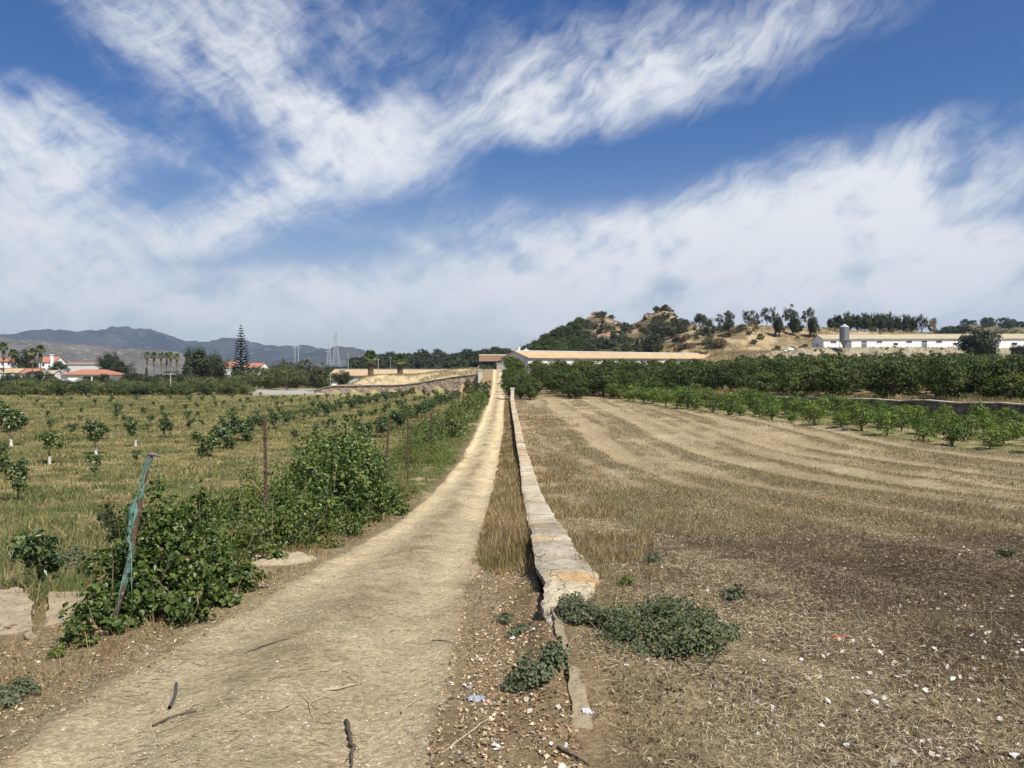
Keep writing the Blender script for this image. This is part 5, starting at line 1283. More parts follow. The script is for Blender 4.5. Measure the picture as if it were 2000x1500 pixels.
creeper('creeper', 'glossy ivy-like creeper smothering the foot of the green netted post', 'creeper',
        [lob(330, 1190, 105, 225, .5), lob(255, 1205, 85, 150, .4), lob(395, 1150, 75, 130, .5), lob(200, 1225, 60, 90, .35), lob(450, 1155, 50, 70, .3), lob(330, 1120, 90, 150, .4), lob(160, 1262, 38, 40, .2), lob(300, 1180, 50, 245, .25), lob(385, 1165, 40, 200, .25), lob(440, 1180, 55, 60, .25), lob(350, 1215, 60, 110, .25), lob(225, 1235, 55, 60, .2)], 14500, .050, .038, M_ivy, 821, True, 40)
creeper('shrub', 'small dark shrub left behind the netted post', 'shrub', [lob(238, 1072, 40, 95, .35), lob(205, 1040, 22, 50, .2)], 1500, .055, .03, M_dkgreen, 823, True, 12)
creeper('vine_bush', 'big dark leafy vine bush behind the rusty post, tallest on the fence', 'bush',
        [lob(640, 1010, 105, 172, .8), lob(575, 1020, 80, 130, .6), lob(700, 985, 70, 135, .8), lob(670, 980, 75, 160, .9), lob(740, 985, 50, 75, .6), lob(535, 1015, 50, 80, .4), lob(610, 1030, 45, 150, .4), lob(690, 1005, 30, 185, .4), lob(650, 1040, 70, 90, .4), lob(560, 1050, 60, 90, .35), lob(740, 1005, 45, 60, .4)], 17500, .082, .072, M_vine, 825, True, 50)
creeper('creeper', 'low leafy creeper spreading between the netted post and the big vine bush', 'creeper',
        [lob(470, 1085, 80, 120, .5), lob(540, 1075, 80, 100, .5), lob(600, 1068, 80, 75, .35), lob(420, 1045, 60, 100, .5), lob(665, 1050, 60, 60, .3), lob(495, 1030, 60, 110, .6), lob(440, 1120, 60, 95, .35), lob(500, 1100, 55, 60, .3), lob(575, 1040, 60, 120, .5)], 15500, .05, .036, M_ivy, 827, True, 60, (M_weedg, .28))
creeper('creeper', 'dark creeper clump reaching the track edge right of the big vine bush', 'creeper', [lob(765, 1000, 48, 60, .5), lob(715, 1020, 40, 45, .35), lob(730, 965, 50, 90, .8)], 5200, .058, .045, M_ivy, 829, True, 20)
creeper('weed_bank', 'bright green feathery weed bank bulging onto the track', 'weeds', [lob(868, 905, 44, 50, 1.6), lob(815, 905, 46, 52, 1.6), lob(795, 905, 30, 70, 1.2)], 8000, .085, .03, M_weedg, 831, False, 60)
creeper('creeper', 'dark shrubby creeper behind the bright weed bank', 'creeper', [lob(830, 880, 38, 76, 2.2), lob(800, 890, 30, 70, 1.8), lob(850, 862, 34, 62, 2.5)], 5200, .11, .085, M_ivy, 833, False, 30)
creeper('creeper', 'dark creeper hump on the fence beyond the weed bank', 'creeper', [lob(880, 850, 32, 62, 3), lob(898, 838, 24, 44, 3)], 4200, .13, .1, M_ivy, 835, False, 20)
creeper('creeper', 'long dark creeper along the far part of the fence', 'creeper', [lob(907, 822, 26, 46, 4), lob(922, 806, 24, 42, 5), lob(936, 795, 18, 40, 6)], 5200, .17, .13, M_ivy, 837, False, 20)
creeper('creeper', 'last dark creeper below the white pier by the track', 'creeper', [lob(936, 786, 18, 38, 6), lob(944, 778, 11, 38, 5), lob(949, 768, 8, 26, 5), lob(952, 758, 6, 20, 5)], 4600, .2, .15, M_dkgreen, 839, False, 20)
creeper('leafy_weed', 'broad leaved weed patch at the left between tree and netted post', 'weeds', [lob(120, 1130, 45, 60, .3), lob(150, 1110, 40, 45, .3)], 1500, .05, .022, M_grey, 841, True, 16)
creeper('leafy_weed', 'dark little weed at the lower left corner', 'weeds', [lob(20, 1370, 34, 40, .15)], 600, .025, .016, M_grey, 843, True, 14)
creeper('leafy_weed', 'tiny bright sprig below the creeper, left foreground', 'weeds', [lob(115, 1285, 14, 22, .06)], 220, .022, .013, M_weedg, 844, True, 8)
creeper('leafy_weed', 'large grey green weed mound in the dry soil right of the wall end', 'weeds', [lob(1290, 1262, 105, 70, .36), lob(1360, 1268, 62, 62, .3), lob(1240, 1235, 60, 52, .3), lob(1310, 1225, 85, 68, .28), lob(1190, 1230, 30, 34, .2), lob(1400, 1240, 34, 36, .2)], 10500, .023, .015, M_grey, 845, True, 60, (M_weedg, .08))
creeper('leafy_weed', 'grey green weed sprawling over the broken end of the wall', 'weeds', [lob(1140, 1212, 44, 46, .22), lob(1105, 1196, 26, 30, .15)], 2600, .024, .016, M_grey, 847, True, 20)
creeper('leafy_weed', 'grey weed hugging the footing left of the wall end', 'weeds', [lob(1048, 1322, 46, 52, .18), lob(1085, 1290, 26, 30, .12), lob(1010, 1338, 22, 20, .1)], 2100, .026, .018, M_grey, 849, True, 24)
creeper('leafy_weed', 'small round green weed right of the big weed mound', 'weeds', [lob(1432, 1172, 22, 24, .13)], 420, .03, .02, M_grey, 851, True, 10)
creeper('leafy_weed', 'yellow green sprig above the big weed mound', 'weeds', [lob(1224, 1145, 17, 28, .1)], 320, .035, .012, M_weedg, 853, False, 12)
creeper('leafy_weed', 'small grey tuft by a dark patch in the dry field', 'weeds', [lob(1270, 1098, 18, 26, .14)], 380, .035, .012, M_grey, 855, False, 12)
creeper('leafy_weed', 'tiny dark green seedling at the right edge of the dry field', 'weeds', [lob(1966, 1090, 12, 20, .1)], 220, .04, .016, M_dkgreen, 857, False, 8)
creeper('leafy_weed', 'small weed by the track verge left of the wall end', 'weeds', [lob(1010, 1240, 22, 22, .1), lob(985, 1215, 14, 14, .08)], 560, .024, .014, M_grey, 859, True, 12)

# ------------------------------------------------------------------ grass and straw
def pal(r, n, cols, wts):
    cols = np.array(cols); k = r.choice(len(cols), n, p=np.array(wts) / sum(wts)); return cols[k] * (.75 + .5 * r.rand(n))[:, None]
def blades(name, x, y, h, w, lean, col, m, label, r, zoff=0., flatk=None, seg=1):
    n = len(x); z = top_z(x, y) + zoff; a = r.rand(n) * 2 * math.pi; b = r.rand(n) * 2 * math.pi
    s = np.stack([np.cos(a), np.sin(a), 0 * a], 1) * (w * .5)[:, None]; L_ = np.stack([np.cos(b), np.sin(b)], 1) * (lean * h)[:, None]
    B = np.stack([x, y, z - .01], 1); up = np.sqrt(np.maximum(.02, 1 - lean ** 2)) * h
    T1 = B + np.concatenate([L_ * .35, (up * .6)[:, None]], 1); T2 = B + np.concatenate([L_, up[:, None]], 1)
    if seg == 1:
        V = np.stack([B - s, B + s, T2], 1).reshape(-1, 3); k = np.arange(n)[:, None] * 3; F4 = None; F3 = np.concatenate([k, k+1, k+2], 1); rep = 3
    else:
        V = np.stack([B - s, B + s, T1 + s*.8, T1 - s*.8, T2], 1).reshape(-1, 3); k = np.arange(n)[:, None] * 5
        F4 = np.concatenate([k, k+1, k+2, k+3], 1); F3 = np.concatenate([k+3, k+2, k+4], 1); rep = 5
    return tag(link_mesh(name, V, F4, F3, m, col=np.repeat(col, rep, 0)), label, kind='stuff')
M_blade = vcolm('grass_blade', .3)
M_litter = vcolm('dry_litter', .1, .85)
r = np.random.RandomState(900)
def samp(n, y0, y1, xf0, xf1, p=1.0):
    """points denser near the viewer; xf: lateral limits as functions of y"""
    u = r.rand(n); y = y0 * (y1 / y0) ** (u ** p); a = xf0(y); b = xf1(y); x = a + (b - a) * r.rand(n); return x, y
def wmin(y, k=.0011): return np.maximum(.0035, k * y)
# left weedy field
n = 470000
x, y = samp(n, 5.0, 158, lambda y: np.maximum(-.72 * y - 1, -118), lambda y: 0*y - 3.5, .8)
keep = (hgt(x, y, False) < .4) & (y < terr_wall_y(x) - .6) & (fbm(x, y, .55, 4, 911) + .30 * (y > 40) > .28 + .32 * r.rand(n)) ; x, y = x[keep], y[keep]; n = len(x)
gm = fbm(x, y, .28, 4, 913); grn = sst(gm, .42, .56)
c = pal(r, n, [(.40,.32,.165), (.30,.235,.12), (.24,.20,.10), (.33,.29,.13)], [3, 3, 2, 3]); cg = pal(r, n, [(.18,.20,.05), (.24,.25,.08), (.29,.29,.12), (.15,.165,.05)], [3, 3, 2, 2])
pk = (r.rand(n) < .18 + .62 * grn)[:, None]; c = np.where(pk, cg, c)
h = (.07 + .20 * r.rand(n) ** 1.5) * (.7 + .9 * fbm(x, y, .7, 3, 915)) * (1 + .35 * (y > 60))
slabm = ((x + 3.75) / .95) ** 2 + ((y - 6.0) / .75) ** 2 < 1
x, y, h, c = x[~slabm], y[~slabm], h[~slabm], c[~slabm]; n = len(x)
blades('field_grass', x, y, h * (.40 + .2 * sst(y, 15, 60)) * (.5 + 1.3 * fbm(x, y, 2.5, 3, 917)), wmin(y, .0009), .35 + .6 * r.rand(n), c, M_blade, 'mixed green and straw coloured grass covering the young grove floor', r)
# clumps of taller weeds between trees on the left
n = 60000; cx, cy = samp(1100, 7, 130, lambda y: np.maximum(-.7 * y, -90), lambda y: 0*y - 3.8, .9); k = r.randint(0, 1100, n)
sz = np.maximum(.16, .01 * cy) * (.6 + r.rand(1100)); x = cx[k] + r.normal(size=n) * sz[k]; y = cy[k] + r.normal(size=n) * sz[k]; keep = (x < -3.4) & (y < terr_wall_y(x) - .6) & ~((y < 7.3) & (x > -5.4)); x, y, k = x[keep], y[keep], k[keep]; n = len(x)
kc = np.array([(.12,.15,.05), (.36,.29,.14), (.15,.18,.06), (.26,.24,.10), (.17,.19,.07)])[r.randint(0, 5, 1100)]
blades('field_weeds', x, y, (.08 + .20 * r.rand(n)) * (.6 + .6 * r.rand(1100))[k], wmin(y, .0014), .1 + .6 * r.rand(n), kc[k] * (.7 + .6 * r.rand(n))[:, None], M_blade, 'scattered clumps of taller weeds in the young grove', r, seg=2)
# low broad-leaved weeds over the young grove: too many to count
nc_ = 2300; cx, cy = samp(nc_, 7, 150, lambda y: np.maximum(-.72 * y, -110), lambda y: 0*y - 3.9, .75); ok = (cy < terr_wall_y(cx) - 1) & ~((cy < 7.3) & (cx > -5.4)); cx, cy = cx[ok], cy[ok]; nc_ = len(cx)
n = nc_ * 46; k = np.repeat(np.arange(nc_), 46); rr_ = np.maximum(.10, .0045 * cy) * (.5 + 1.1 * r.rand(nc_)); off = r.normal(size=(n, 2)) * rr_[k][:, None]
x, y = cx[k] + off[:, 0], cy[k] + off[:, 1]; z = top_z(x, y) + r.rand(n) * np.maximum(.10, .0042 * cy)[k] * (.6 + 1.2 * r.rand(nc_))[k] * np.exp(-(off ** 2).sum(1) / rr_[k] ** 2 / 2)
wl = np.maximum(.022, .0016 * y) * (.6 + .8 * r.rand(n)); kc = np.array([(.07,.10,.035), (.11,.14,.05), (.05,.075,.03), (.14,.15,.07), (.16,.13,.07)])[r.randint(0, 5, nc_)]
nn = rdir(r, n) * .7; nn[:, 2] += 1; V, F = leaf_arrays(np.stack([x, y, z], 1), nn, r.normal(size=(n, 3)), wl, wl * .6)
tag(link_mesh('low_weeds', V, F, None, M_blade, col=np.repeat(kc[k] * (.6 + .8 * r.rand(n))[:, None], 4, 0)), 'low dark broad leaved weeds dotted through the young grove', kind='stuff')
# fence verge, left of the track
n = 60000
x, y = samp(n, 2.6, 110, lambda y: track_x(y) - track_w(y) / 2 - 1.9, lambda y: track_x(y) - track_w(y) / 2 + .05, .9)
ed = (track_x(y) - track_w(y) / 2 - x); hh = (.04 + .22 * r.rand(n)) * sst(ed, -.1, .7); keep = fbm(x, y, 1.3, 3, 921) > .36; x, y, hh = x[keep], y[keep], hh[keep]; n = len(x)
g2 = sst(y, 14, 30)[:, None]
c = pal(r, n, [(.34,.25,.13), (.26,.15,.08), (.40,.31,.17), (.14,.15,.05)], [4, 3, 3, 2]) * (1 - g2) + g2 * pal(r, n, [(.13,.17,.045), (.26,.22,.10), (.17,.20,.06)], [4, 2, 4])
kk = ~((x < -2.9) & (y > 4.9) & (y < 6.7)) | (r.rand(n) < .15); x, y, hh, c = x[kk], y[kk], hh[kk], c[kk]; n = len(x)
blades('verge_grass', x, y, hh * .8 + .02, wmin(y), .2 + .7 * r.rand(n), c, M_blade, 'dry and green verge grass between the track and the fence', r)
# verge between the track and the wall: tall dry stalks
n = 46000
x, y = samp(n, 7.5, 100, lambda y: track_x(y) + track_w(y) / 2 - .06, lambda y: wall_x(y) + .02, .85)
ed = sst(wall_x(y) + .1 - x, .02, .10) * sst(x - track_x(y) - track_w(y) / 2, -.1, .35); cl = fbm(x, y, 1.4, 3, 931)
yn = y + 5 * (fbm(x, y, 2.3, 3, 935) - .5) + r.normal(size=n) * .5; keep = (cl + .30 * ed > .49 + .13 * (1 - sst(yn, 8.0, 12.5))) ; yn = yn[keep]; x, y, ed, cl = x[keep], y[keep], ed[keep], cl[keep]; n = len(x)
h = (.07 + .36 * r.rand(n) ** 1.3 * sst(yn, 8.0, 13.5)) * (.4 + .7 * ed) * (1 - .45 * sst(y, 24, 50)); 
c = pal(r, n, [(.44,.33,.16), (.28,.16,.075), (.52,.42,.25), (.20,.185,.08), (.33,.22,.10)], [4, 3, 3, 2, 3]); gp_ = sst(fbm(x, y, 1.1, 3, 933), .48, .6)[:, None]; c = c * (1 - gp_ * .7) + gp_ * .7 * pal(r, n, [(.16,.17,.06), (.22,.13,.06)], [2, 1])
blades('wall_verge_grass', x, y, h, wmin(y, .0010), .05 + .45 * r.rand(n), c, M_blade, 'tall golden dead grass between the track and the low wall', r, seg=2)
# weeds on the crown of the track
n = 9000; y = 7 * (90 / 7) ** r.rand(n); x = track_x(y) + r.normal(size=n) * .17; keep = fbm(x, y * .6, 1.3, 4, 937) > .50; x, y = x[keep], y[keep]; n = len(x)
blades('track_weeds', x, y, .015 + .05 * r.rand(n) ** 2, wmin(y, .0008), .4 + .55 * r.rand(n), pal(r, n, [(.30,.23,.12), (.20,.15,.08), (.16,.17,.07)], [3, 3, 1]), M_blade, 'low dead weeds on the crown between the wheel ruts', r)
# dry field stubble
n = 360000
x, y = samp(n, 3.0, 108, lambda y: wall_x(y) + spl(y, [3, 8.3, 8.6], [.18, .50, .52]), lambda y: np.minimum(.74 * y + 1, 70), .72)
band = band_f(x, y); sco = scorch_f(x, y); cl = fbm(x, y, .8, 4, 941)
keep = (band * .8 + cl * .6 + .22 * sst(y, 5, 8) - .35 * (1 - sst(y, 5, 7)) * (1 - sst(x, 1.0, 2.2)) + .1 > .52 + .30 * r.rand(n)) & (r.rand(n) > sco * .78) & (rwall_d(x, y) < -.3) & ~((x > 1.2) & (y > 97)); x, y, band, cl, sco = x[keep], y[keep], band[keep], cl[keep], sco[keep]; n = len(x)
c = pal(r, n, [(.42,.34,.19), (.30,.22,.12), (.24,.19,.10), (.36,.27,.14)], [4, 3, 3, 3]); c = np.where((r.rand(n) < sst(band, .47, .6) * .55)[:, None], pal(r, n, [(.18,.165,.085), (.23,.205,.105)], [1, 1]), c)
gyb = (x - spl(y, [20, 41, 65, 100], [36, 27.5, 22.5, 14.5]) > -.5) & (r.rand(n) < .6); c = np.where(gyb[:, None], pal(r, n, [(.15,.19,.05), (.20,.23,.07)], [1, 1]), c)
h = (.03 + .085 * r.rand(n) ** 1.4) * (.6 + .8 * cl)
c = c * (1 - .62 * sco)[:, None]; h = h * (.55 + .9 * sst(band, .40, .58)) * (1 - .4 * sco)
blades('field_stubble', x, y, h, wmin(y, .0010), .3 + .65 * r.rand(n), c, M_blade, 'short dry stubble in long bands over the mown field', r)
# taller dead growth hugging the right side of the wall
n = 26000; x, y = samp(n, 7.2, 70, lambda y: wall_x(y) + .46, lambda y: wall_x(y) + 1.0 + .07 * y, .9); cl = fbm(x, y, .9, 4, 951); k = x - wall_x(y) - .46
keep = cl > .46 + .22 * k / (1 + .1 * y); x, y = x[keep], y[keep]; n = len(x)
blades('wallside_grass', x, y, (.04 + .17 * r.rand(n) ** 1.6), wmin(y, .0009), .1 + .6 * r.rand(n), pal(r, n, [(.34,.25,.12), (.26,.17,.08), (.22,.18,.09), (.40,.31,.17)], [3, 3, 3, 2]), M_blade, 'brown dead stalks leaning beside the right face of the low wall', r, seg=2)
# dry grass along the terrace and under the citrus trees
n = 30000; y = r.uniform(40, 112, n); x = spl(y, [15, 38, 62, 95, 108], [62, 53, 43, 28.5, 22]) + r.rand(n) ** 1.6 * 5; keep = (x < .76 * y) & (fbm(x, y, .35, 3, 961) > .42); x, y = x[keep], y[keep]; n = len(x)
blades('terrace_grass', x, y, .3 + .55 * r.rand(n), np.full(n, .07), .1 + .5 * r.rand(n), pal(r, n, [(.46,.36,.18), (.38,.30,.14), (.26,.26,.10)], [4, 3, 2]), M_blade, 'tall straw coloured grass along the top of the dark terrace wall', r)
# hillside scrub and dry grass
n = 60000; px_ = r.uniform(1280, 2060, n); y = r.uniform(232, 330, n); x = (px_ - 970) / 1500 * y; keep = (fbm(x, y, .12, 4, 971) > .45) & ~((px_ > 1560) & (y > 244) & (y < 270)); x, y = x[keep], y[keep]; n = len(x)
blades('hillside_grass', x, y, .25 + .5 * r.rand(n), np.full(n, .22), .2 + .5 * r.rand(n), pal(r, n, [(.44,.35,.18), (.34,.26,.13), (.20,.17,.09)], [3, 3, 3]), M_blade, 'dry grass patches on the pale cut hillside', r)
n = 14000; x = r.uniform(-38, -3, n); y = terr_wall_y(x) + r.uniform(.8, 26, n); keep = fbm(x, y, .25, 4, 973) > .52; x, y = x[keep], y[keep]; n = len(x)
blades('quarry_scrub', x, y, .15 + .35 * r.rand(n), np.full(n, .15), .2 + .5 * r.rand(n), pal(r, n, [(.32,.27,.14), (.20,.18,.09), (.40,.33,.18)], [3, 3, 3]), M_blade, 'sparse dry scrub on the pale quarry slope', r)

# ------------------------------------------------------------------ litter, chips and gravel
def flakes(name, x, y, l, w, col, m, label, r, tilt=.35, lift=.004):
    n = len(x); z = top_z(x, y) + lift + l * tilt * .25; nn = rdir(r, n) * tilt; nn[:, 2] += 1; d = r.normal(size=(n, 3)); d[:, 2] *= .2
    V, F = leaf_arrays(np.stack([x, y, z], 1), nn, d, l, w, .25)
    return tag(link_mesh(name, V, F, None, m, col=np.repeat(col, 4, 0)), label, kind='stuff')
# straw lying about
n = 190000; x, y = samp(n, 2.5, 24, lambda y: wall_x(y) + .15, lambda y: .75 * y + 1, .8); keep = (fbm(x, y, 1.2, 4, 981) > .40) | (r.rand(n) < .3)
x, y = x[keep], y[keep]; n = len(x)
flakes('straw_litter', x, y, .025 + .055 * r.rand(n), np.maximum(.0028, .0007 * y), pal(r, n, [(.56,.47,.31), (.38,.30,.18), (.20,.145,.085), (.09,.065,.045)], [4, 3, 3, 4]) * (1 - .45 * scorch_f(x, y))[:, None], M_litter, 'broken straw and stalks lying over the dry field', r, .45, .006)
# dead leaves and crumbs between track and wall end, and left verge
n = 9500; x, y = samp(n, 2.9, 10.5, lambda y: track_x(y) + track_w(y) / 2 - .06, lambda y: wall_x(y) + .04, 1.); x2, y2 = samp(9000, 3.0, 12, lambda y: track_x(y) - track_w(y) / 2 - 1.3, lambda y: track_x(y) - track_w(y) / 2 + .12, 1.)
x, y = np.concatenate([x, x2]), np.concatenate([y, y2]); keep = fbm(x, y, 2.2, 3, 983) > .38; x, y = x[keep], y[keep]; n = len(x)
lr = .007 + .030 * r.rand(n) ** 2; flakes('leaf_litter', x, y, lr, lr * (.35 + .4 * r.rand(n)), pal(r, n, [(.28,.18,.10), (.42,.30,.15), (.54,.45,.30), (.13,.09,.06), (.22,.13,.085)], [4, 4, 4, 5, 1]), M_litter, 'curled dead leaves and crumbs along the track verges', r, .8)
n = 42000; x, y = samp(n, 2.6, 20, lambda y: wall_x(y) + .25, lambda y: .75 * y + 1, .85); keep = fbm(x, y, 1.6, 4, 987) > .44; x, y = x[keep], y[keep]; n = len(x)
lr = .006 + .03 * r.rand(n) ** 2; flakes('debris_and_shade_flecks', x, y, lr * (1 + .02 * y), lr * (.25 + .4 * r.rand(n)) * (1 + .02 * y), pal(r, n, [(.06,.045,.03), (.10,.07,.045), (.16,.10,.06), (.45,.36,.22)], [5, 4, 3, 2]), M_litter, 'crumbs of dead weeds and bark, darkened for shadow contrast, over the dry soil', r, .9)  # debris coloured dark to supply shadow contrast on the near soil
# white chips
n = 5200; x, y = samp(n, 2.8, 12, lambda y: wall_x(y) + .9 + 0*y, lambda y: .75 * y + .8, .9); keep = fbm(x, y, .9, 4, 985) > .47; x, y = x[keep], y[keep]
x2, y2 = samp(260, 3.0, 6.2, lambda y: track_x(y) + track_w(y) / 2 - .05, lambda y: wall_x(y) - .02, 1.); x, y = np.concatenate([x, x2]), np.concatenate([y, y2]); n = len(x)
lr = .006 + .044 * r.rand(n) ** 3; flakes('white_chips', x, y, lr, lr * (.5 + .4 * r.rand(n)), pal(r, n, [(.66,.63,.58), (.54,.50,.43), (.42,.36,.30)], [3, 4, 3]), M_litter, 'small white plaster chips and paper scraps littering the ground', r, .7, .006)
# gravel on the track: little solid stones
def gravel(name, x, y, s, col, label, r):
    n = len(x); base = np.array([(1,0,0), (0,1,0), (-1,0,0), (0,-1,0), (0,0,1), (0,0,-1)], float); a = r.rand(n) * 6.28
    V = base[None] * (.6 + .7 * r.rand(n, 6))[:, :, None] * s[:, None, None] * np.array([1.2, .85, .6])
    ca, sa = np.cos(a)[:, None], np.sin(a)[:, None]; V = np.stack([V[:, :, 0]*ca - V[:, :, 1]*sa, V[:, :, 0]*sa + V[:, :, 1]*ca, V[:, :, 2]], -1)
    V += np.stack([x, y, top_z(x, y) + s * .2], 1)[:, None, :]; k = np.arange(n)[:, None, None] * 6
    F = (k + np.array([(0,1,4), (1,2,4), (2,3,4), (3,0,4), (1,0,5), (2,1,5), (3,2,5), (0,3,5)])[None]).reshape(-1, 3)
    return tag(link_mesh(name, V.reshape(-1, 3), None, F, M_litter, col=np.repeat(col, 6, 0)), label, kind='stuff')
n = 44000; x, y = samp(n, 2.5, 30, lambda y: track_x(y) - track_w(y) / 2 - .3, lambda y: track_x(y) + track_w(y) / 2 + .3, .9); keep = fbm(x, y, 1.6, 4, 991) > .42; x, y = x[keep], y[keep]; n = len(x)
gravel('gravel', x, y, (.0022 + .006 * r.rand(n) ** 4) * (1 + y * .03), pal(r, n, [(.46,.40,.29), (.36,.31,.23), (.24,.20,.16), (.55,.51,.43)], [4, 4, 2, 2]), 'fine gravel and grit scattered over the track', r)
n = 9000; x, y = samp(n, 2.6, 30, lambda y: wall_x(y) + .2, lambda y: .75 * y + 1, .9); gravel('field_clods', x, y, (.003 + .012 * r.rand(n) ** 4) * (1 + y * .03), pal(r, n, [(.34,.27,.17), (.24,.18,.12), (.17,.13,.09)], [3, 4, 2]), 'small earth clods lying in the dry field', r)
n = 42000; x, y = samp(n, 2.5, 26, lambda y: track_x(y) - track_w(y) / 2 - .1, lambda y: track_x(y) + track_w(y) / 2 + .1, .9); mid = np.exp(-((x - track_x(y)) / .3) ** 2)
keep = r.rand(n) < .25 + .5 * mid + .5 * sst(fbm(x, y * .6, 1.4, 4, 993), .45, .6); x, y = x[keep], y[keep]; n = len(x)
flakes('track_grit_shadow_flecks', x, y, .006 + .024 * r.rand(n) ** 2.5, np.maximum(.003, .0006 * y) * (.6 + .8 * r.rand(n)), pal(r, n, [(.22,.17,.11), (.33,.27,.18), (.60,.52,.37), (.12,.09,.06)], [3, 3, 4, 2]), M_litter, 'crumbs, straw bits, grit and dark flecks for tiny shadows on the dirt track', r, .6, .003)  # the dark flakes also stand in for tiny shadows among the grit
# twiglets on the track
q = MB(); n = 700; x, y = samp(n, 2.7, 13, lambda y: track_x(y) - track_w(y) / 2 * .95, lambda y: track_x(y) + track_w(y) / 2, 1.)
for i in range(n):
    a = r.normal() * .6 + .3; l_ = r.uniform(.02, .11); dx, dy = math.cos(a) * l_, math.sin(a) * l_; p = np.array([(x[i], y[i]), (x[i] + dx * .5 + r.normal() * .006, y[i] + dy * .5 + r.normal() * .006), (x[i] + dx, y[i] + dy)])
    z = top_z(p[:, 0], p[:, 1]) + .003; q.tube(np.column_stack([p, z]), [r.uniform(.0012, .0028)] * 2 + [.0008], 4)
tag(q.build('twig_litter', simple('twig_mix', (.24, .18, .12), (.12, .09, .06), 30, .9)), 'short dry twigs strewn over the track', kind='stuff')

# ------------------------------------------------------------------ single things on the ground
M_stickp = simple('pale_stick', (.46, .38, .26), (.30, .24, .16), 20, .9, .4)
M_stickd = simple('dark_stick', (.13, .10, .075), (.07, .055, .04), 20, .9, .5)
def stick(name, label, pts, r0, m, forks=(), cat='stick', lift=.006, seed=0, n=7):
    """pts: photo pixels on the ground; the stick follows the surface"""
    rr = np.random.RandomState(seed + 3); P = np.array([hit(*p) for p in pts]); o = P[0].copy()
    t = np.linspace(0, 1, 14); s = np.linspace(0, 1, len(P)); X_ = np.stack([np.interp(t, s, P[:, k]) for k in range(2)], 1); X_ += rr.normal(size=X_.shape) * r0 * .45 * np.sin(t * 3.1)[:, None]
    z = top_z(X_[:, 0], X_[:, 1]); z = np.maximum(z, np.convolve(np.pad(z, 2, 'edge'), np.ones(5) / 5, 'valid')) + r0 * .8 + lift * np.sin(t * math.pi)
    rad = r0 * (1 - .55 * t) * (1 + .25 * rr.normal(size=14) * .5)
    root = empty(name, tuple(o), 0, label, cat); q = MB(); q.tube(np.column_stack([X_, z]) - o, rad, n); q.build('stem', m, root, True)
    for (f, fp, k) in forks:
        i = int(f * 13); a = np.array([X_[i, 0], X_[i, 1], z[i]]); b = hit(*fp); b[2] = top_z(b[0], b[1]) + .012
        q = MB(); q.tube(np.array([a, (a + b) / 2 + [0, 0, .012], b]) - o, [rad[i] * k, rad[i] * k * .8, rad[i] * k * .3], 5); q.build('side_twig', m, root, True)
    return root
stick('stick', 'thick pale forked stick lying in the middle of the track', [(628, 1364), (660, 1358), (690, 1346), (708, 1338)], .009, M_stickp, ((.9, (706, 1322), .8), (.3, (632, 1354), .5)), seed=1)
stick('bark_branch', 'dark peeling branch on the track at the bottom edge', [(676, 1412), (684, 1440), (690, 1470), (686, 1500)], .013, M_stickd, ((.3, (672, 1432), .5), (.6, (700, 1462), .4), (.8, (674, 1490), .5)), 'branch', seed=2)
stick('stick', 'straight thin stick on the left of the track above the pale forked one', [(478, 1281), (510, 1272), (545, 1264), (566, 1261)], .006, M_stickd, seed=3)
stick('stick', 'dark thin stick below the black tube', [(298, 1424), (325, 1416), (345, 1410), (384, 1406)], .007, M_stickd, ((.8, (400, 1392), .6),), seed=4)
stick('stick', 'small pale stick with a knobbed end on the right of the track', [(783, 1392), (800, 1382), (828, 1366)], .005, M_stickp, ((.02, (787, 1397), 1.1),), seed=5)
stick('stick', 'long pale thin stick slanting from the track into the verge litter', [(862, 1474), (900, 1452), (935, 1424), (975, 1394)], .006, M_stickp, seed=6)
stick('twig', 'forked twig with spreading ends on the track below the pale stick', [(602, 1384), (606, 1400), (612, 1418)], .0045, M_stickp, ((.1, (580, 1371), .7), (.2, (650, 1370), .7), (.3, (655, 1415), .6)), 'twig', seed=7)
stick('twig', 'long curved thin twig on the lower left of the track', [(505, 1414), (545, 1410), (565, 1398), (583, 1386)], .004, M_stickp, (), 'twig', seed=8)
stick('stick', 'dark curved stick on the soil below the big weed mound', [(1302, 1276), (1322, 1294), (1350, 1312), (1400, 1330)], .010, M_stickd, ((.95, (1412, 1322), .5),), seed=9)
stick('stick', 'long dark stick in the scorched soil near the right edge', [(1862, 1194), (1900, 1197), (1945, 1198), (1998, 1195)], .008, M_stickd, ((.5, (1900, 1184), .5),), seed=10)
stick('stick', 'dark stick at the bottom among the leaf litter right of the track', [(1090, 1464), (1110, 1478), (1130, 1490), (1150, 1498)], .009, M_stickd, seed=11)
stick('stick', 'bleached stick lying beside the big weed mound, left of it', [(1188, 1308), (1205, 1304), (1216, 1302)], .005, M_stickp, seed=12)
stick('twig', 'dark forked twig on the right side of the track, farther up', [(845, 1253), (870, 1260), (895, 1268)], .0045, M_stickd, ((.8, (897, 1258), .7),), 'twig', seed=13)
stick('twig', 'long yellow stalk at the lower right of the dry field', [(1780, 1452), (1830, 1450), (1900, 1446), (1940, 1420)], .004, M_stickp, (), 'twig', seed=14)
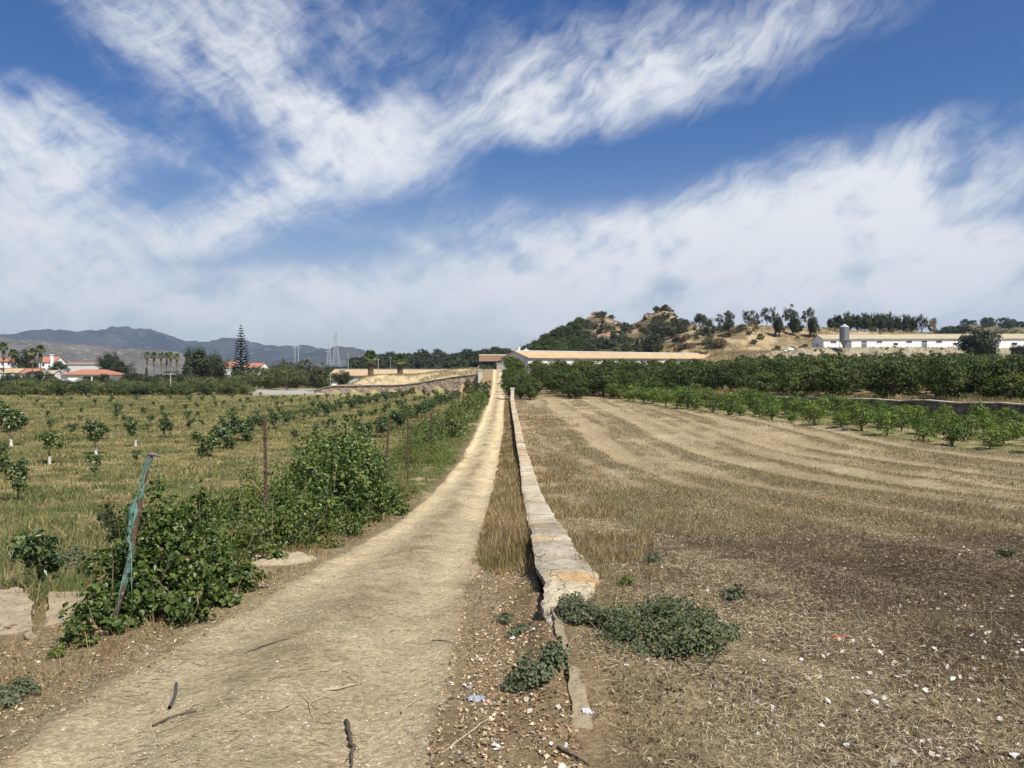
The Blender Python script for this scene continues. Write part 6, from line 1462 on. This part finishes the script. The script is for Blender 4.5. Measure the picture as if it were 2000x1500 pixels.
# black irrigation tube
P = np.array([hit(*p) for p in ((331, 1392), (336, 1372), (342, 1352), (344, 1334))]); P[:, 2] = top_z(P[:, 0], P[:, 1]) + .012; o = P[0].copy()
root = empty('irrigation_tube', tuple(o), 0, 'short piece of black irrigation tube lying on the left of the track', 'tube')
t = np.linspace(0, 1, 12); s = np.linspace(0, 1, 4); X_ = np.stack([np.interp(t, s, P[:, k]) for k in range(3)], 1); X_[:, 0] += .006 * np.sin(t * 3)
q = MB(); q.tube(X_ - o, .0095, 12, False); q.tube((X_ - o)[::-1], .0078, 12, False); q.build('tube_wall', simple('black_plastic', (.045,.047,.05), (.08,.08,.08), 14, .45, .1, .5), root, True)
# stones, slabs, scraps
def rock(name, label, px, py, w_, d_, h_, m, seed, cat='stone', rz=0., sink=.25, sub=3, sharp=7):
    rr = np.random.RandomState(seed); c = hit(px, py); c[2] = top_z(c[0], c[1])
    import bmesh
    bm = bmesh.new(); bmesh.ops.create_icosphere(bm, subdivisions=sub, radius=1.0); V = np.array([v.co[:] for v in bm.verts]); F = [[v.index for v in f.verts] for f in bm.faces]; bm.free()
    for k in range(sharp):
        n = rdir(rr, 1)[0]; dd = rr.uniform(.22, .62); s = V @ n; V = V - np.maximum(0, s - dd)[:, None] * n * .92
    V *= (1 + .09 * (fbm(V[:, 0] * 3 + seed, V[:, 1] * 3 + V[:, 2] * 2, 1.5, 3, seed) - .5))[:, None]
    V = V / np.abs(V).max(0) * np.array([w_, d_, h_]) / 2; V[:, 2] += h_ * (.5 - sink)
    o = link_mesh(name, V, None, F, m, None, loc=tuple(c)); o.rotation_euler = (0, 0, rz); return tag(o, label, cat)
M_conc = simple('old_concrete', (.46, .38, .26), (.30, .235, .155), 9, .95, 1.0, .1, 0, (.12, .095, .07))
M_wst = simple('white_stone', (.72, .70, .66), (.58, .55, .50), 10, .9, .5)
M_tst = simple('tan_stone', (.48, .40, .29), (.36, .29, .20), 10, .9, .6)
def slab(label, quad, th, m, seed, lift=.02):
    """broken slab: photo-pixel outline on the ground, with thickness and rough top"""
    rr = np.random.RandomState(seed); P = np.array([hit(*p) for p in quad]); c = P.mean(0); r_ = P - c; n = len(quad)
    ring = []
    for i in range(n):
        a, b = r_[i], r_[(i+1) % n]
        for t in np.linspace(0, 1, 9)[:-1]: ring.append(a + (b - a) * t + rr.normal(size=3) * .012)
    ring = np.array(ring); k = len(ring); base = r_[:, 2].max() + lift; V = []; L_ = [0, .3, .6, .85, 1.0]
    for s in L_[1:]:
        q_ = ring * s; z = base + .07 * (fbm(q_[:, 0] * 7 + seed, q_[:, 1] * 7, 1, 4, seed, .65) - .5)
        V.append(np.column_stack([q_[:, 0], q_[:, 1], z]))
    low = ring * .97; V.append(np.column_stack([low[:, 0], low[:, 1], np.full(k, base - th)]))
    V = np.vstack([[[0, 0, base]]] + V); F3 = [(0, 1 + i, 1 + (i+1) % k) for i in range(k)]
    F4 = [(1+l*k+i, 1+(l+1)*k+i, 1+(l+1)*k+(i+1) % k, 1+l*k+(i+1) % k) for l in range(4) for i in range(k)]
    return tag(link_mesh('concrete_slab', V, F4, F3, m, None, loc=tuple(c)), label, 'concrete slab')
slab('broken pale concrete slab cut by the left edge, tilted over dark soil', [(-60, 1245), (62, 1238), (64, 1202), (40, 1182), (-60, 1190)], .08, M_conc, 31, .0)
slab('broken pale concrete slab left of the creeper, right one of the two', [(88, 1226), (175, 1214), (168, 1180), (96, 1182)], .08, M_conc, 33, .0)
for i, (px, py, s, lab) in enumerate(((-8, 1212, .11, 'grey rubble chunk at the left edge on the slab'), (20, 1215, .07, 'small rubble chip in the middle of the left slab'), (135, 1200, .07, 'small rubble chip in the middle of the right slab'), (30, 1180, .10, 'rough rubble lump on the left slab'), (70, 1178, .08, 'small rubble lump between the two slabs'), (112, 1178, .09, 'rough rubble lump on the right slab'), (56, 1250, .10, 'dark rubble piece below the left slab'))):
    rock('rubble_lump', lab, px, py, s * 1.3, s, s * .7, M_conc, 40 + i, 'rubble', i, .1, 3, 14)
for i in range(26):
    px, py = R_.choice([(R_.uniform(-20, 70), R_.uniform(1176, 1240)), (R_.uniform(90, 170), R_.uniform(1176, 1222))]); s = R_.uniform(.03, .09)
    o = rock('rubble_chunk', 'rough pale mortar chunk among the broken concrete slabs at left', px, py, s * 1.3, s, s * .7, M_conc, 140 + i, 'rubble', i, .1, 2, 12); o['group'] = 'mortar chunks on the broken slabs'
    o.location.z += .02
# earth hump beside the low creeper
c = hit(545, 1095); nx = 90; g = np.linspace(-1, 1, nx); GX, GY = np.meshgrid(g, g, indexing='ij'); k = c[1] / 1500
bx, by = c[0] + GX * 82 * k, c[1] + GY * .75; hmp = np.clip(1 - GX**2 - GY**2, 0, 1) ** .75
hmp = hmp * sst(fbm(bx, by, 2.2, 4, 55) + .8 * hmp, .42, .95); zz = hgt(bx, by) - .04 + .12 * hmp * (.5 + 1.0 * fbm(bx, by, 3, 4, 51)) + .10 * hmp * (fbm(bx, by, 9, 4, 53, .65) - .3)
i = np.arange(nx - 1)[:, None] * nx + np.arange(nx - 1)[None, :]; F = np.stack([i, i + nx, i + nx + 1, i + 1], -1).reshape(-1, 4)
tag(link_mesh('earth_mound', np.stack([bx, by, zz], -1).reshape(-1, 3), F, None, simple('pale_clay', (.44, .37, .25), (.31, .25, .16), 7, .95, 1.0, .1), smooth=True), 'hump of pale dry clay under the low creeper at the track edge', 'earth mound')
for i, (px, py, w_, m, lab) in enumerate(((258, 1258, .045, M_wst, 'small upright white stone at the left track edge'), (287, 1278, .03, M_wst, 'tiny white stone nearer than the upright one'), (42, 1376, .06, M_wst, 'flat white stone in the dry grass at the lower left'),
        (278, 1236, .05, M_wst, 'pale stone against the foot of the creeper'), (190, 1293, .04, M_tst, 'tan pebble pair on the left verge'), (1192, 1112, .09, M_tst, 'tan flat stone right of the wall in the brown grass'),
        (1183, 917, .14, M_wst, 'white stone alone in the dry field near the wall'), (1270, 1206, .10, M_wst, 'white crumbly lump lying in the big weed mound'), (1264, 1294, .055, M_wst, 'white stone just below the big weed mound, round one'),
        (1283, 1302, .05, M_wst, 'white stone just below the big weed mound, flat one'), (1160, 1278, .05, M_wst, 'white shard on the clay right of the footing'), (1225, 1304, .055, M_wst, 'long white shard below the weed mound'),
        (1418, 1304, .045, M_wst, 'white stone near the tip of the dark curved stick'), (1398, 1344, .05, M_wst, 'white angular stone under the dark curved stick'), (1405, 1372, .045, M_wst, 'white crumpled piece, right one of a pair'), (1385, 1374, .035, M_wst, 'white crumpled piece, left one of a pair'),
        (1711, 1377, .07, M_wst, 'large white shard in the lower right field'), (1952, 1412, .075, M_wst, 'large white flat piece near the lower right corner'), (1910, 1372, .05, M_wst, 'white piece above the large flat one at lower right'),
        (1655, 1462, .06, M_wst, 'white shard at the bottom right of the field'), (1982, 1482, .07, M_wst, 'long white shard in the lower right corner'), (1975, 1384, .045, M_tst, 'pinkish stone at the right edge'),
        (982, 1458, .05, M_wst, 'white stone, left one of the cluster in the verge litter'), (970, 1466, .055, M_wst, 'largest white stone of the cluster in the verge litter'), (946, 1470, .05, M_tst, 'yellowish stone of the cluster in the verge litter'), (1106, 1462, .06, M_wst, 'white upright shard in the leaf litter at the bottom'),
        (542, 1308, .025, M_wst, 'small white pebble on the left of the track'), (1024, 1196, .05, M_wst, 'pale stone at the dark foot of the wall'), (932, 1278, .05, simple('dark_stone', (.16,.14,.13), (.10,.09,.085), 9, .9, .5), 'dark lump at the right edge of the track'))):
    rock('stone', lab, px, py, w_ * .75, w_ * R_.uniform(.4, .7), w_ * R_.uniform(.22, .42), m, 60 + i, 'stone', R_.random() * 3, .2, 2, 12)
# crumpled scraps
def scrap(name, label, px, py, w_, m, seed, h_=.5, cat='scrap'):
    rr = np.random.RandomState(seed); c = hit(px, py); c[2] = top_z(c[0], c[1]); n = 12; g = np.linspace(-1, 1, n); GX, GY = np.meshgrid(g, g, indexing='ij')
    z = np.abs(fbm(GX * 1.6 + seed, GY * 1.6, 1.4, 3, seed) - .5) * 2 * h_ + .05; x = GX * (.8 + .3 * rr.rand(n, n)); y = GY * (.6 + .3 * rr.rand(n, n)); w2 = w_ / 2
    V = np.stack([x * w2, y * w2, z * w2], -1).reshape(-1, 3); i = np.arange(n - 1)[:, None] * n + np.arange(n - 1)[None, :]; F = np.stack([i, i + n, i + n + 1, i + 1], -1).reshape(-1, 4)
    V2 = V - [0, 0, .002]; V = np.vstack([V, V2]); F = np.vstack([F, F[:, ::-1] + n * n]); return tag(link_mesh(name, V, F, None, m, None, loc=tuple(c)), label, cat)
scrap('plastic_scrap', 'crumpled grey blue plastic scrap at the right edge of the track', 930, 1368, .10, simple('greyblue_plastic', (.20,.23,.28), (.34,.36,.40), 15, .5), 71)
scrap('red_scrap', 'small faded red scrap touching the grey blue plastic', 948, 1372, .04, simple('faded_red', (.42,.12,.12), (.34,.10,.10), 15, .6), 72)
scrap('plastic_scrap', 'pale crumpled plastic at the near end of the footing', 1152, 1395, .085, simple('pale_plastic', (.58,.60,.62), (.40,.43,.46), 15, .5), 73, .9)
scrap('paper_scrap', 'faded orange red wrapper in the scorched soil', 1638, 1248, .10, simple('faded_orange', (.42,.13,.07), (.30,.10,.06), 15, .7), 74)
scrap('red_scrap', 'small dark pink scrap in the lower right field', 1824, 1402, .035, simple('dark_pink', (.34,.05,.10), (.25,.04,.08), 15, .6), 75)
scrap('paper_scrap', 'white crumpled paper on top of the big weed mound', 1266, 1192, .07, simple('white_paper', (.70,.68,.62), (.6,.58,.52), 15, .8), 76, .9)
scrap('plastic_scrap', 'grey plastic scrap by the verge stones', 918, 1345, .05, simple('grey_plastic', (.42,.44,.46), (.3,.32,.34), 15, .5), 77)
# pale rubble and sacks in the distance
for px, py, Y, w_, lab in ((655, 748, 176, 1.6, 'pile of white rubble on the gravel yard'), (1546, 676, 246, 3.0, 'white sacks lying on the bank left of the silo'), (1538, 677, 246, 1.6, 'small white sack at the left of the sacks'), (1485, 685, 246, 1.2, 'white boulder on the pale bank'),
                           (1328, 634, 322, 1.6, 'white boulder on the brow under the knoll'), (1452, 627, 305, 1.8, 'white shape beneath the skyline olives'), (1528, 783, 86, .8, 'white stone on the terrace wall coping')):
    x = gx(px, Y); o = rock('rubble_pile', lab, 1000, 1000, w_, w_ * .6, w_ * .45, M_wst, int(px), 'rubble', .3, .15, 2); o.location = (x, Y, hp(x, Y) + (.4 if py == 783 else 0))
# rock outcrops on the knoll
M_crag = stonem('crag', (.20, .15, .11), (.13, .105, .08), (.07, .06, .045), .9, 1.0)
for px, Y, w_, h_, lab in ((1168, 449, 11, 6, 'reddish crag on top of the left knoll'), (1150, 395, 12, 6, 'pale broken rock at the foot of the left knoll'), (1180, 400, 12, 7, 'long reddish rock scar on the knoll flank'), (1200, 420, 10, 8, 'pink rock scar running up the knoll'),
                           (1298, 446, 16, 8, 'brown rocky summit of the right knoll'), (1270, 440, 14, 6, 'rocky shoulder left of the summit'), (1312, 440, 12, 7, 'rock slab on the right of the summit')):
    x = gx(px, Y); o = rock('rock_outcrop', lab, 1000, 1000, w_ * .8, w_ * .6, h_ * .62, M_crag, int(px) + 5, 'rock', .5, .5, 5, 22); o.location = (x, Y, hp(x, Y) - .4)

ORD = ['', 'first', 'second', 'third', 'fourth', 'fifth', 'sixth', 'seventh', 'eighth', 'ninth', 'tenth', 'eleventh', 'twelfth', 'thirteenth', 'fourteenth', 'fifteenth', 'sixteenth', 'seventeenth', 'eighteenth', 'nineteenth']
def order(n): return ORD[n] if n < 20 else {2: 'twent', 3: 'thirt', 4: 'fort', 5: 'fift'}[n // 10] + ('ieth' if n % 10 == 0 else 'y-' + ORD[n % 10])
drop_protos()
for g, fmt, key in (('front row of large citrus trees above the terrace wall', '%s large citrus tree from the left in the front row above the dark terrace wall', 'x'),
                    ('small citrus trees edging the dry field', '%s small dark citrus tree from the track in the row facing the dry field', 'w'),
                    ('young citrus bushes in the outer row', '%s young citrus bush from the near end, outer row along the dry field', 'y'),
                    ('skyline grove above the white shed', '%s dark round tree from the left in the skyline grove above the white shed', 'x'),
                    ('shrubs at the foot of the retaining wall', '%s small shrub from the left at the foot of the tan retaining wall', 'x'),
                    ('young trees in the row nearest the fence', '%s young tree from the near end, in the row next to the fence', 'y'),
                    ('young trees in the dense row', '%s bushy young tree from the near end, in the dense third row', 'y')):
    S_ = [o for o in bpy.data.objects if o.parent is None and o.get('group') == g]
    S_.sort(key=lambda o: o.location.y if key == 'y' else o.location.x if key == 'w' else o.location.x / o.location.y)
    for i, o in enumerate(S_): o['label'] = fmt % order(i + 1)
# ------------------------------------------------------------------ air
q = MB(); q.box(-6500, 6500, -1500, 6300, -14, 480)
m, t, o_ = mat('haze_air'); v = t.nodes.new('ShaderNodeVolumePrincipled'); v.inputs['Color'].default_value = (.42, .62, 1.0, 1); v.inputs['Density'].default_value = HAZE_D; v.inputs['Anisotropy'].default_value = .2
t.links.new(v.outputs[0], o_.inputs['Volume']); hz_o = q.build('haze', m); tag(hz_o, 'thin blue summer haze over the valley', kind='stuff')
